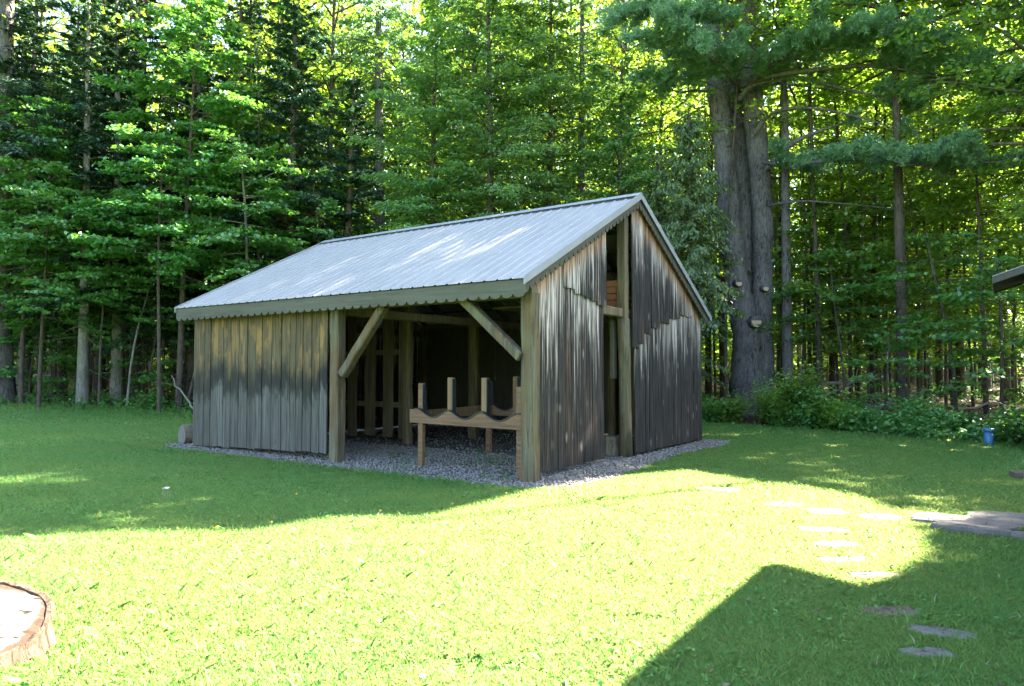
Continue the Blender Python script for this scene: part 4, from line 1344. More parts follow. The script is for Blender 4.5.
T_leaf(100, 26.4, 7.2, .04, 4.0, 2.2, 125, 'thin maple sapling with leaf fans before the grey spruce trunks', 28, .14, 'maple_deep', 'bark_dark', per=18, tw=15, el=(-.1, .35))
T_leaf(187, 26.2, 5.5, .04, 3.0, 1.2, 126, 'leaning bare sapling beside the left end of the shed', 8, .12, 'maple_deep', 'bark_dark', lean=(.16, 0))
T_leaf(245, 25.6, 10.0, .07, 5.2, 2.3, 127, 'maple spreading green leaf fans over the left end of the roof', 34, .15, 'maple_deep', per=18, tw=15, el=(-.1, .45))
T_leaf(320, 26.0, 8.5, .06, 4.0, 2.3, 172, 'low maple leaf fans over the left part of the roof ridge', 28, .15, 'maple_deep', 'bark_dark', per=18, tw=14, el=(-.1, .4))
for k, (px, y, h, zb) in enumerate(((30, 27.6, 4.6, 1.0), (95, 29.0, 5.0, 1.2), (150, 28.0, 4.4, .9), (178, 29.5, 5.2, 1.0), (55, 28.6, 3.6, .6))):
    T_leaf(px, y, h, .03, zb, 1.5, 260 + k, 'low shaded maple sapling ' + ('right of the massive left edge trunk', 'behind the pale grey spruce trunk', 'right of the dark brown barked spruce', 'left of the shed wall deep in shade', 'knee high between the left trunks')[k], 18, .13, 'maple_deep', 'bark_dark', per=14, tw=11, el=(-.1, .4))
# behind the shed
T_spruce(379, 30.0, 23, .31, 13.0, 3.5, 130, 'tall straight pine trunk with sunlit rim above the left half of the roof', 16, .2, .6, 'bark_pine', 'pine', dead=6.0, name='pine_tree')
T_spruce(432, 25.5, 15.5, .16, 2.0, 3.3, 131, 'soft green hemlock next to the tall straight pine above the roof', 34, .17, 1.05, 'bark_dark', 'hemlock', droop=.38, name='hemlock_tree', wid=.45, power=.36)
T_spruce(490, 24.5, 17.5, .17, 2.0, 3.8, 132, 'broad soft green hemlock above the middle of the roof ridge', 38, .17, 1.05, 'bark_dark', 'hemlock', droop=.38, name='hemlock_tree', wid=.45, power=.36)
T_spruce(548, 26.0, 17.0, .17, 2.0, 3.5, 133, 'soft green hemlock left of the dark trunk behind the ridge', 36, .17, 1.05, 'bark_dark', 'hemlock', droop=.38, name='hemlock_tree', wid=.45, power=.36)
T_spruce(580, 27.5, 20, .21, 9.5, 2.4, 134, 'pine with dark trunk rising above the right part of the ridge', 14, .2, .6, 'bark_pine', 'pine', dead=5.0, name='pine_tree')
T_spruce(622, 25.0, 12.5, .15, 1.6, 3.2, 135, 'low hemlock peeping over the right end of the roof ridge', 30, .17, 1.05, 'bark_dark', 'hemlock', droop=.38, name='hemlock_tree', wid=.45, power=.36)
T_leaf(632, 28.0, 17.5, .10, 8.5, 2.4, 136, 'twin looking slender tree with thin dark limbs above the gable', 40, .13, 'beech', 'bark_dark', per=8, tw=9)
T_leaf(455, 32.0, 20, .16, 6.0, 3.4, 137, 'yellow green tree glowing behind the hemlocks', 62, .15, 'beech', 'bark_dark', per=9)
T_leaf(400, 33.5, 19, .16, 5.0, 3.4, 138, 'yellow green tree glowing right of the tall straight pine', 60, .15, 'beech', 'bark_dark', per=9)
T_leaf(345, 34.5, 20, .16, 6.0, 3.2, 139, 'yellow green tree glimpsed between the dark spruce and the tall pine', 56, .15, 'beech', 'bark_dark', per=9)
T_leaf(535, 33.0, 19, .16, 5.0, 3.4, 140, 'yellow green tree behind the middle of the ridge', 60, .15, 'beech', 'bark_dark', per=9)
T_leaf(660, 31.0, 18.5, .15, 4.5, 3.2, 141, 'yellow green tree behind the gable, left of the huge pine', 58, .15, 'beech', 'bark_dark', per=9)
T_spruce(690, 22.3, 9.8, .12, 3.0, 1.5, 142, 'cedar with drooping olive sprays at the rear corner of the shed', 34, .12, 1.5, 'bark_dark', 'cedar', droop=.45, name='cedar_tree', wid=.4, hang=.75, power=.45, dead=None)
T_spruce(664, 23.2, 8.8, .12, 1.8, 1.6, 143, 'smaller cedar peeking above the gable rake', 28, .12, 1.4, 'bark_dark', 'cedar', droop=.45, name='cedar_tree', wid=.4, hang=.7, power=.5, dead=None)
for k, (px, y, h, zb) in enumerate(((300, 36.0, 25, 7.0), (350, 38.5, 26, 7.0), (415, 38.0, 26, 7.0), (470, 37.0, 25, 7.0), (520, 38.5, 26, 7.0), (565, 36.5, 25, 7.0), (612, 37.5, 25, 7.0), (655, 38.0, 25, 6.0), (690, 35.0, 24, 5.0), (240, 37.5, 26, 8.0), (120, 38.0, 26, 9.0), (30, 38.0, 26, 9.0))):
    T_leaf(px, y, h, .15, zb, 3.9, 190 + k * 3, 'tall yellow green tree at the back ' + ('above the left third of the roof', 'filling the gap by the tall straight pine', 'just right of the tall straight pine', 'between two hemlocks left of the middle', 'between two hemlocks at the middle', 'behind the dark pine trunk over the ridge', 'behind the slender dark limbed tree', 'behind the low hemlock by the gable', 'behind the cedars', 'left of the tiered blackish spruce', 'behind the grey spruce trunks', 'behind the massive left edge trunk')[k], 78, .18, 'beech', 'bark_dark', per=11, tw=14)
# right of the shed
T_leaf(787, 24.5, 21, .19, 11.5, 4.4, 150, 'straight trunk standing right beside the huge pine', 96, .16, 'maple', 'bark_pine', per=15, tw=16)
T_leaf(903, 22.5, 21.5, .17, 11.0, 4.8, 151, 'stout dark trunk in the middle of the right hand wood', 110, .16, 'maple', 'bark_dark', per=15, tw=17)
T_leaf(832, 30.5, 18, .13, 6.0, 3.1, 152, 'yellow green tree behind the lower feathery pine bough', 56, .14, 'beech', 'bark_dark', per=9)
T_leaf(872, 27.0, 15, .10, 6.5, 2.7, 153, 'slender maple below the long right pine bough', 46, .13, 'maple', 'bark_dark', per=9)
T_leaf(960, 28.5, 19, .17, 7.5, 3.3, 154, 'leafy maple reaching to the top right corner region', 60, .14, 'beech', 'bark_dark', per=9)
T_leaf(1005, 25.0, 17, .15, 6.5, 3.1, 155, 'maple standing behind the roof corner at the right edge', 56, .14, 'maple', 'bark_dark', per=9)
T_leaf(940, 30.0, 16, .12, 5.0, 3.0, 156, 'dark slim maple right of the stout trunk', 50, .14, 'maple', 'bark_dark', per=9)
T_leaf(955, 20.5, 5.6, .045, 2.1, 1.9, 157, 'maple sapling with wide flat leaf fans above the blue well pipe', 18, .14, 'maple_deep', 'bark_dark', per=14, tw=12, el=(-.1, .3))
T_leaf(1000, 18.6, 4.6, .04, 1.0, 1.5, 158, 'bushy maple sapling at the right edge under the roof corner', 22, .13, 'maple_deep', 'bark_dark', per=13, tw=10, el=(-.1, .4))
T_leaf(884, 20.0, 2.7, .02, .5, .7, 159, 'small seedling with stacked leaf layers before the brush pile', 11, .11, 'maple_deep', 'bark_dark', per=12, tw=9, el=(-.05, .25), wob=.1)
T_leaf(985, 22.5, 9.5, .07, 4.0, 2.5, 160, 'maple sapling with leaf fans at mid height near the right edge', 30, .14, 'maple', 'bark_dark', per=12, tw=11, el=(-.1, .4))
for k, (px, y, h, zb) in enumerate(((815, 27.0, 12, 3.0), (858, 30.0, 13, 3.0), (925, 27.5, 12, 3.2), (975, 31.0, 14, 3.0), (890, 34.0, 15, 3.5), (805, 34.0, 15, 3.5), (1015, 29.0, 13, 3.0))):
    T_leaf(px, y, h, .05, zb, 2.7, 180 + k, ('leafy understory maple behind the lower pine bough', 'leafy understory maple between slim poles behind the brush pile', 'leafy understory maple right of the stout trunk', 'leafy understory maple far behind the flat leaf fans', 'leafy understory maple glowing far behind the stout trunk', 'leafy understory maple glowing far right of the pine', 'leafy understory maple behind the cabin roof corner')[k], 44, .15, 'beech', 'bark_dark', per=12, tw=13, el=(-.05, .5))
for k, (px, y, h, zb) in enumerate(((802, 25.5, 9, 2.2), (838, 26.5, 8, 1.8), (868, 25.0, 9.5, 2.6), (918, 24.5, 8.5, 2.2), (945, 25.5, 10, 2.4), (972, 24.5, 8, 2.0), (1012, 23.0, 9, 2.2), (890, 28.0, 10, 2.0), (822, 30.0, 11, 2.0), (950, 33.0, 12, 2.0), (715, 27.0, 10, 2.0))):
    T_leaf(px, y, h, .04, zb, 2.3, 230 + k, 'low leafy maple in the right wood, ' + ('first one right of the pine', 'right of the straight trunk by the pine', 'left of the stout dark trunk', 'just right of the stout dark trunk', 'above the flat leaf fans', 'above the blue well pipe', 'behind the bushy sapling at the right edge', 'directly behind the stout dark trunk', 'deep behind the brush pile', 'deep behind the flat leaf fans', 'between the shed corner and the pine')[k], 36, .14, 'maple', 'bark_dark', per=13, tw=12, el=(-.1, .45))
T_leaf(845, 23.5, 5.5, .04, 2.6, 1.7, 161, 'thin understory maple between the pine and the brush pile', 16, .13, 'maple_deep', 'bark_dark', per=12, tw=10, el=(-.1, .3))

# ------------------------------------------------------------------ deep wood: copies of a few kinds
def proto(name, gen, leafm, barkm, label, group):
    limbs, L = gen
    rt = empty(name, (0, 0, 0), 0, label, 'tree', group)
    link('trunk', tubes_mesh('trunk', limbs, np.random.default_rng(5)), M[barkm], rt)
    link('crown', crown_mesh('crown', L), M[leafm], rt)
    return [rt, False, L]
DEEP = [proto('maple_tree', broadleaf(200, 20, .16, 6.5, 3.6, 62, .17, 9, 12, shape=tall_shape), 'beech', 'bark_dark', 'tall thin yellow green tree deep in the wood', 'leafy trees deep in the wood'),
        proto('maple_tree', broadleaf(201, 18, .13, 4.5, 3.2, 58, .17, 9, 12, shape=tall_shape), 'maple', 'bark_dark', 'mid green thin trunked maple deep in the wood', 'green maples deep in the wood'),
        proto('maple_tree', broadleaf(202, 22, .18, 9.0, 3.8, 58, .17, 9, 12, shape=tall_shape), 'beech', 'bark_grey', 'tall greyish bare trunk deep in the wood', 'bare trunks deep in the wood'),
        proto('maple_tree', broadleaf(203, 9, .055, 1.5, 2.4, 34, .15, 10, 11), 'maple', 'bark_dark', 'low leafy understory maple deep in the wood', 'understory maples deep in the wood')]
SPR = [proto('spruce_tree', conifer(210, 19, .2, 2.5, 3.0, 26, .17, 1.0, dead_to=.8), 'spruce', 'bark_dark', 'dark spruce deep in the left wood', 'spruces deep in the left wood')]
def put(pr, x, y, sc_, first=None):
    o = gl(x, y)
    Ls = (pr[2][0] * sc_,)
    if touches_lit(Ls, o): return False
    rz = random.uniform(0, 6.28)
    if not pr[1]:
        pr[0].location = o; pr[0].scale = (sc_,) * 3; pr[1] = True
    else:
        copy_thing(pr[0], o, rz, sc_)
    return True
rgd = np.random.default_rng(33)
placed = []
def clear(x, y, d):
    for (a, b) in placed:
        if (a - x) ** 2 + (b - y) ** 2 < d * d: return False
    placed.append((x, y)); return True
cnt = 0
for k in range(1400):
    y = rgd.uniform(29, 62)
    x = rgd.uniform(-.95, .95) * y
    if y < edge_y(x) + 4 or x > .78 * y: continue
    if x > .2 * y and rgd.random() < .25: continue
    left = x < -.36 * y
    if not clear(x, y, 2.0 + .035 * (y - 28)): continue
    if left and y < 40 and rgd.random() < .6: put(SPR[0], x, y, rgd.uniform(.85, 1.2))
    elif left and rgd.random() < .3: put(SPR[0], x, y, rgd.uniform(.9, 1.3))
    else: put(DEEP[rgd.choice(4, p=[.3, .24, .22, .24])], x, y, rgd.uniform(.85, 1.2))
    cnt += 1
    if cnt > 150: break
# thin poles nearer the lawn on the right, with their leaves high up
POLE = [proto('pole_tree', broadleaf(220, 16, .065, 9, 2.0, 26, .15, 8, 9, shape=tall_shape), 'maple', 'bark_dark', 'thin bare pole tree in the right hand wood', 'thin pole trees in the right hand wood'),
        proto('pole_tree', broadleaf(221, 13, .055, 8, 1.6, 20, .15, 8, 9, shape=tall_shape), 'beech', 'bark_dark', 'very thin bare pole tree in the right hand wood', 'very thin pole trees in the right hand wood')]
cnt = 0
for k in range(900):
    px = rgd.uniform(690, 1130); y = rgd.uniform(22.5, 42)
    x = px_at(px, y)
    if y < edge_y(x) + 4.5 or abs(px - 755) < 24: continue
    if not clear(x, y, 1.0): continue
    if put(POLE[rgd.choice(2)], x, y, rgd.uniform(.85, 1.25)): cnt += 1
    if cnt > 28: break
LPOLE = [proto('pole_tree', broadleaf(222, 12, .06, 7.5, 1.6, 20, .14, 8, 9, shape=tall_shape), 'maple_deep', 'bark_dark', 'thin dark pole tree in the shade of the left conifers', 'thin pole trees in the left wood'),]
cnt = 0
for k in range(500):
    px = rgd.uniform(-60, 260); y = rgd.uniform(28, 38); x = px_at(px, y)
    if not clear(x, y, 1.2): continue
    if put(LPOLE[0], x, y, rgd.uniform(.8, 1.2)): cnt += 1
    if cnt > 26: break
# trees added out of frame on the right, unseen, to shade the yard
SHADERS = ((17.4, 19.9, 21, 4, 4.6, 'broad maple beyond the right edge of the photo'), (21.5, 20.5, 22, 4, 5.0, 'broad maple second in the row beyond the right edge'),
    (16.6, 11.8, 13, 3.2, 4.0, 'round headed maple close to the cabin'), (20.5, 14.0, 17, 3, 4.8, 'round headed maple behind the cabin'),
    (26, 18, 22, 3, 5.2, 'big maple far beyond the cabin'), (24, 12, 15, 3, 4.5, 'maple beside the house yard beyond the frame'),
    (15.6, 21.2, 22, 8, 4.6, 'tall maple at the wood edge right of the frame'), 
    (20, 25, 24, 4, 5.0, 'tall maple deep behind the right wood edge'), 
    (13.6, 17.9, 21, 13.5, 4.4, 'tall maple with a high crown just outside the right edge'), 
    )
for k, (x, y, h, zb, cr, lb) in enumerate(SHADERS):
    make_tree('maple_tree', 'b', broadleaf(300 + k, h, .2, zb, cr, 100, .17, 16, 17, shape=tall_shape), 'maple', 'bark_grey' if k < 10 else 'bark_dark', gl(x, y), lb)

# far wood seen through the trunks
def far_wood():
    rg = np.random.default_rng(9)
    n = 230000
    a = rg.uniform(-.95, .95, n); y = rg.uniform(58, 84, n); x = a * y
    top = 31 + 5 * np.sin(x * .21) + 3 * np.sin(x * .53 + 2) + 2.2 * np.sin(x * 1.13)
    z = np.where(rg.random(n) < .3, rg.random(n) * 7, rg.random(n) ** 1.1 * top)
    cl = np.sin(x * .9 + z * .5) + np.sin(z * 1.1 + y * .8) + np.sin(x * .5 - y * 1.1 + z * .3)
    k = cl > -.9
    c = np.stack([x, y, z + gz(x, y)], -1)[k]; m = len(c)
    d = rg.normal(0, 1, (m, 3)); nr = np.stack([rg.normal(0, .6, m), rg.normal(0, .6, m), np.ones(m)], -1)
    s = rg.uniform(.3, .55, m)
    V, F = leaf_quads(c, d, nr, s, s * .85)
    setp(link('distant_wood', mesh_np('distant_wood', V, F), M['beech']), 'leafy mass of the far wood seen through the trunks', 'wood', None, 'stuff')
far_wood()

# ------------------------------------------------------------------ undergrowth
def leafy_plants(name, pts, hts, leafn, ls, mat, rg, spread=.28):
    cs = []; ds = []; st = []
    for (x, y), h in zip(pts, hts):
        m = int(leafn * h / .6 * rg.uniform(.7, 1.3)) + 4
        t = rg.random(m) ** .7
        a = rg.random(m) * 6.283
        rr = spread * h / .6 * np.sqrt(rg.random(m)) * (1.15 - .45 * t)
        z = float(gz(x, y))
        c = np.stack([x + rr * np.cos(a), y + rr * np.sin(a), z + h * t + rg.normal(0, .04, m)], -1)
        cs.append(c)
        ds.append(np.stack([np.cos(a + rg.normal(0, .5, m)), np.sin(a + rg.normal(0, .5, m)), rg.normal(-.2, .35, m)], -1))
    c = np.concatenate(cs); d = np.concatenate(ds); m = len(c)
    nr = np.stack([rg.normal(0, .4, m), rg.normal(0, .4, m), np.ones(m)], -1)
    s = ls * rg.uniform(.6, 1.3, m)
    V, F = leaf_quads(c, d, nr, s, s * rg.uniform(.5, .8, m))
    return mesh_np(name, V, F)
rgu = np.random.default_rng(12)
pts = []; hts = []
for k in range(2600):
    x = rgu.uniform(5.4, 22); y0 = edge_y(x)
    off = rgu.random() ** 1.2 * 3.2
    y = y0 + .25 + off
    if abs(x - px_at(745, y)) < .75 and y < 25.5: continue
    if math.sin(x * 2.3 + 1) * math.sin(y * 2.9) + .5 * math.sin(x * 5.1) < -.55: continue
    pts.append((x, y)); hts.append(rgu.uniform(.22, .72) * (.75 + .45 * math.sin(x * 1.7) * math.sin(y * 1.9 + 2)) * (1.15 if off > .4 else .8) * (1.25 if x < 8.5 else 1))
setp(link('undergrowth', leafy_plants('undergrowth', pts, hts, 46, .10, 'fern', rgu), M['fern']), 'leafy green undergrowth along the right edge of the lawn', 'undergrowth', None, 'stuff')
pts = []; hts = []
for k in range(1500):
    x = rgu.uniform(-30, 5.4); y = edge_y(x) + rgu.uniform(-.2, 5.5)
    if rgu.random() < .45 and y > edge_y(x) + 1.5: continue
    pts.append((x, y)); hts.append(rgu.uniform(.15, .42))
for k in range(900):
    y = rgu.uniform(24, 42); x = rgu.uniform(-.8, .8) * y
    if y < edge_y(x) + 3: continue
    pts.append((x, y)); hts.append(rgu.uniform(.2, .7))
setp(link('undergrowth', leafy_plants('undergrowth', pts, hts, 26, .10, 'fern', rgu), M['fern']), 'low leafy undergrowth below the trees behind the lawn', 'undergrowth', None, 'stuff')
# shrubs one can count
def shrub(px, y, h, w, seed, label, mat='fern', n=1200, ls=.11):
    rg = np.random.default_rng(seed)
    x = px_at(px, y)
    rt = empty('shrub', gl(x, y), 0, label, 'shrub', None)
    limbs = []; cs = []; ds = []
    for k in range(22):
        az = rg.random() * 6.28; e = rg.uniform(.6, 1.4); ln = h * rg.uniform(.6, 1.08)
        P = limb_curve(np.array([rg.normal(0, .08), rg.normal(0, .08), -.05]), az, e, ln, .12, 7, rg)
        P[:, :2] *= w / h * 1.1
        limbs.append((P, np.linspace(.014, .004, 7), 4))
        m = n // 22
        t = rg.uniform(.25, 1.02, m)
        q = np.stack([np.interp(t, np.linspace(0, 1, 7), P[:, i]) for i in range(3)], -1) + rg.normal(0, .13, (m, 3))
        q[:, 2] = np.maximum(q[:, 2], .05)
        a = rg.random(m) * 6.28
        cs.append(q); ds.append(np.stack([np.cos(a), np.sin(a), rg.normal(-.2, .3, m)], -1))
    c = np.concatenate(cs); d = np.concatenate(ds); m = len(c)
    nr = np.stack([rg.normal(0, .4, m), rg.normal(0, .4, m), np.ones(m)], -1)
    s = ls * rg.uniform(.7, 1.3, m)
    link('stems', tubes_mesh('stems', limbs, rg), M['bark_dark'], rt)
    V, F = leaf_quads(c, d, nr, s, s * .75)
    link('leaves', mesh_np('leaves', V, F), M[mat], rt)
shrub(796, 19.9, 2.0, 1.25, 1, 'tall bright green shrub at the right foot of the huge pine', 'maple', n=3000)
shrub(832, 19.0, 1.15, 1.1, 2, 'rounded shrub right of the tall shrub by the huge pine', 'maple', n=1900)
shrub(772, 21.4, 1.5, .8, 3, 'shrub hugging the front of the huge pine trunk', 'maple', n=1500)
shrub(724, 21.4, 1.1, .8, 4, 'small shrub between the shed corner and the huge pine', 'maple', n=1300)
shrub(856, 20.0, .85, .9, 5, 'low leafy shrub before the brush pile', n=800)
shrub(1016, 15.4, .9, .6, 6, 'dark leafy shrub right of the blue well pipe', n=800)
shrub(108, 26.8, .8, .6, 7, 'small shrub between the left spruce trunks', n=600)
shrub(150, 25.8, .9, .7, 8, 'small leafy shrub beneath the leaning bare sapling', n=700)

# fallen branches in the wood
def fallen(p0, p1, r, label, seed, twigs=5):
    rg = np.random.default_rng(seed)
    p0 = np.array(p0, float); p1 = np.array(p1, float)
    t = np.linspace(0, 1, 9)[:, None]
    P = p0 + (p1 - p0) * t + rg.normal(0, .05, (9, 3)) * np.sin(t * PI)
    limbs = [(P, np.linspace(r, r * .45, 9), 7)]
    for k in range(twigs):
        i = rg.integers(2, 8)
        Q = limb_curve(P[i], rg.random() * 6.28, rg.uniform(-.1, .8), rg.uniform(.5, 1.3), .2, 5, rg)
        limbs.append((Q, np.linspace(r * .35, .004, 5), 4))
    o = link('fallen_branch', tubes_mesh('fallen_branch', limbs, rg), M['deadwood'])
    setp(o, label, 'branch')
def gp(px, y, dz):
    x = px_at(px, y); return (x, y, float(gz(x, y)) + dz)
fallen(gp(818, 24.5, .45), gp(862, 23.5, 1.25), .06, 'long dead branch slanting up over the brush pile', 1)
fallen(gp(820, 25.0, .95), gp(880, 25.5, 1.05), .07, 'dead branch lying level above the brush pile', 2)
fallen(gp(835, 23.0, .15), gp(905, 22.4, .5), .05, 'dead branch at the foot of the brush pile', 3, 9)
fallen(gp(860, 22.6, .1), gp(925, 23.5, .75), .05, 'crooked dead branch at the right of the brush pile', 4, 9)
fallen(gp(20, 32.0, .9), gp(120, 31.5, 1.15), .06, 'long dead trunk lying level behind the left spruces', 5)
fallen(gp(845, 24.0, .3), gp(915, 24.2, .25), .08, 'thick dead branch lying flat in the brush pile', 6, 8)
fallen(gp(196, 25.5, .1), gp(172, 26.5, 1.3), .04, 'thin reddish dead branch leaning behind the left end of the shed', 7, 2)
fallen(gp(940, 21.5, .2), gp(1010, 22.5, .35), .05, 'pale dead branch on the forest floor behind the well pipe', 8, 4)

# leaf litter on the forest floor
rgl = np.random.default_rng(50)
n = 26000
y = rgl.uniform(20, 46, n); x = rgl.uniform(-.85, .85, n) * y
k = y > edge_y(x) + .8
x, y = x[k], y[k]; m = len(x)
c = np.stack([x, y, gz(x, y) + .03 + rgl.random(m) * .05], -1)
s = rgl.uniform(.06, .14, m)
V, F = leaf_quads(c, np.stack([rgl.normal(0, 1, m), rgl.normal(0, 1, m), rgl.normal(0, .2, m)], -1), np.stack([rgl.normal(0, .4, m), rgl.normal(0, .4, m), np.ones(m)], -1), s, s * .7)
setp(link('leaf_litter', mesh_np('leaf_litter', V, F), M['litter']), 'brown leaf litter on the forest floor', 'leaf litter', None, 'stuff')

# ------------------------------------------------------------------ lawn grass
def grass():
    rg = np.random.default_rng(77)
    xs = []; ys = []
    for (r0, r1, dens) in ((1.6, 3.2, 2500), (3.2, 5.0, 16000), (5.0, 7.0, 11000), (7.0, 9.5, 6500), (9.5, 13, 3600), (13, 18, 1700), (18, 24, 650), (24, 32, 380)):
        th = R(44)
        area = th * (r1 * r1 - r0 * r0)
        n = int(area * dens)
        r = np.sqrt(rg.uniform(r0 * r0, r1 * r1, n)); a = rg.uniform(-th, th, n)
        xs.append(r * np.sin(a)); ys.append(r * np.cos(a))
    x = np.concatenate(xs); y = np.concatenate(ys)
    keep = (y < edge_y(x) + .9 - 1.2 * rg.random(len(x)))
    inside = in_poly(x, y, fine)
    keep &= ~inside | (rg.random(len(x)) < .0)
    for P in stone_polys:
        bb = (x > P[:, 0].min() - .06) & (x < P[:, 0].max() + .06) & (y > P[:, 1].min() - .06) & (y < P[:, 1].max() + .06)
        i = np.where(bb)[0]
        if len(i):
            ins = in_poly(x[i], y[i], P * .9 + P.mean(0) * .1)
            keep[i[ins & (rg.random(len(i)) < .80 + .18 * (np.sin(x[i] * 21 + y[i] * 17) > -.2))]] = False
            ins = in_poly(x[i], y[i], P * 1.14 - P.mean(0) * .14)
            keep[i[ins & (rg.random(len(i)) < .3)]] = False
    # worn, thin patches
    thin = (np.sin(x * 1.7 + np.sin(y * 1.3) * 1.5) + np.sin(y * 2.3 + x * .9) + np.sin(x * 4.1 - y * 3.3) * .6)
    keep &= ~((thin > 1.5) & (rg.random(len(x)) < .5))
    for (px, py, rx, ry) in ((445, 672, .36, .16), (640, 622, .30, .10), (95, 628, .28, .09), (600, 560, .3, .1), (250, 640, .2, .07), (810, 548, .3, .25)):
        cx_, cy_ = px_ground(px, py)
        q_ = ((x - cx_) / rx) ** 2 + ((y - cy_) / ry) ** 2 + .5 * np.sin(x * 23 + y * 9) * np.sin(y * 31)
        keep &= ~((q_ < 1) & (rg.random(len(x)) < .72))
    x, y = x[keep], y[keep]; n = len(x)
    dist = np.hypot(x, y)
    clump = .5 + .5 * np.sin(x * 3.1 + np.sin(y * 2.7) * 2) * np.sin(y * 3.7 + np.sin(x * 2.1) * 2)
    h = (.020 + .018 * rg.random(n) + .014 * clump * rg.random(n)) * np.where(rg.random(n) < .02, 1.9, 1)
    edge = np.clip((y - edge_y(x) + 2.2) / 2.4, 0, 1)
    leftish = (x < 4)
    h = h * (1 + 4.2 * edge ** 2 * leftish + 1.2 * edge * ~leftish)
    wa, wb = W2B(x, y)
    near = (wa > -1.5) & (wa < 9.8) & (wb > -.85) & (wb < -.3)
    h = h * np.where(near & (rg.random(n) < .25), 1.9, 1)
    w = (.0016 + .00045 * dist) * rg.uniform(.7, 1.3, n)
    a = rg.random(n) * 2 * PI
    lean = rg.normal(0, .55, (n, 2)) * h[:, None]
    z = gz(x, y)
    bx, by = np.cos(a) * w, np.sin(a) * w
    B1 = np.stack([x - bx, y - by, z - .004], -1); B2 = np.stack([x + bx, y + by, z - .004], -1)
    Mx = np.stack([x + lean[:, 0] * .45, y + lean[:, 1] * .45, z + h * .62], -1)
    Ml = Mx - np.stack([bx, by, 0 * bx], -1) * .75; Mr = Mx + np.stack([bx, by, 0 * bx], -1) * .75
    T = np.stack([x + lean[:, 0] * 1.25, y + lean[:, 1] * 1.25, z + h], -1)
    V = np.stack([B1, B2, Mr, T, Ml], 1).reshape(-1, 3)
    F = np.arange(n * 5).reshape(-1, 5)
    me = mesh_np('lawn_grass', V, F, False, (rg.random(n) < .022).astype(np.int32))
    setp(link('lawn_grass', me, (M['grass'], M['straw'])), 'short mown lawn grass in front of the shed', 'grass', None, 'stuff')
    print('grass blades', n)
grass()
# clover and broad-leaved weeds between the blades
def weeds():
    rg = np.random.default_rng(5)
    n = 5200
    r = np.sqrt(rg.uniform(9, 150, n)); a = rg.uniform(-.72, .72, n)
    x, y = r * np.sin(a), r * np.cos(a)
    clus = np.sin(x * 1.9 + 1) * np.sin(y * 2.2) + .5 * np.sin(x * 5 + y * 4)
    k = (clus > .25) & ~in_poly(x, y, fine) & (y < edge_y(x) - .3)
    x, y = x[k], y[k]
    x = np.repeat(x, 5) + rg.normal(0, .03, len(x) * 5); y = np.repeat(y, 5) + rg.normal(0, .03, len(y) * 5)
    m = len(x)
    c = np.stack([x, y, gz(x, y) + rg.uniform(.025, .055, m)], -1)
    s = rg.uniform(.018, .042, m)
    V, F = leaf_quads(c, np.stack([rg.normal(0, 1, m), rg.normal(0, 1, m), rg.normal(0, .3, m)], -1), np.stack([rg.normal(0, .3, m), rg.normal(0, .3, m), np.ones(m)], -1), s, s * .7)
    setp(link('clover', mesh_np('clover', V, F), M['clover']), 'clover and broad leaved weeds in the lawn', 'weeds', None, 'stuff')
    # weeds sprouting through the gravel of the open bay
    n = 420
    a_ = rg.uniform(.3, 4.0, n); b_ = rg.uniform(-.1, 2.8, n)
    k = np.sin(a_ * 3.1) * np.sin(b_ * 2.6 + 1) > .2
    P = A0 + a_[k, None] * U + b_[k, None] * VV
    P = np.repeat(P, 6, 0) + rg.normal(0, .03, (k.sum() * 6, 2)); m = len(P)
    c = np.stack([P[:, 0], P[:, 1], rg.uniform(.02, .09, m)], -1)
    s = rg.uniform(.025, .055, m)
    V, F = leaf_quads(c, np.stack([rg.normal(0, 1, m), rg.normal(0, 1, m), rg.normal(.3, .4, m)], -1), np.stack([rg.normal(0, .5, m), rg.normal(0, .5, m), np.ones(m)], -1), s, s * .4)
    setp(link('gravel_weeds', mesh_np('gravel_weeds', V, F), M['clover']), 'small green weeds sprouting through the gravel in the shed bay', 'weeds', None, 'stuff')
weeds()
rgf = np.random.default_rng(61)
n = 260
y = rgf.uniform(3.4, 20, n); x = rgf.uniform(-.75, .75, n) * y
k = ~in_poly(x, y, fine)
x, y = x[k], y[k]; m = len(x)
c = np.stack([x, y, gz(x, y) + .03 + rgf.random(m) * .012], -1); s = rgf.uniform(.02, .05, m)
V, F = leaf_quads(c, np.stack([rgf.normal(0, 1, m), rgf.normal(0, 1, m), rgf.normal(0, .3, m)], -1), np.stack([rgf.normal(0, .4, m), rgf.normal(0, .4, m), np.ones(m)], -1), s, s * .6)
setp(link('leaf_litter', mesh_np('leaf_litter', V, F), M['litter']), 'scattered dry leaves lying in the lawn', 'leaf litter', None, 'stuff')
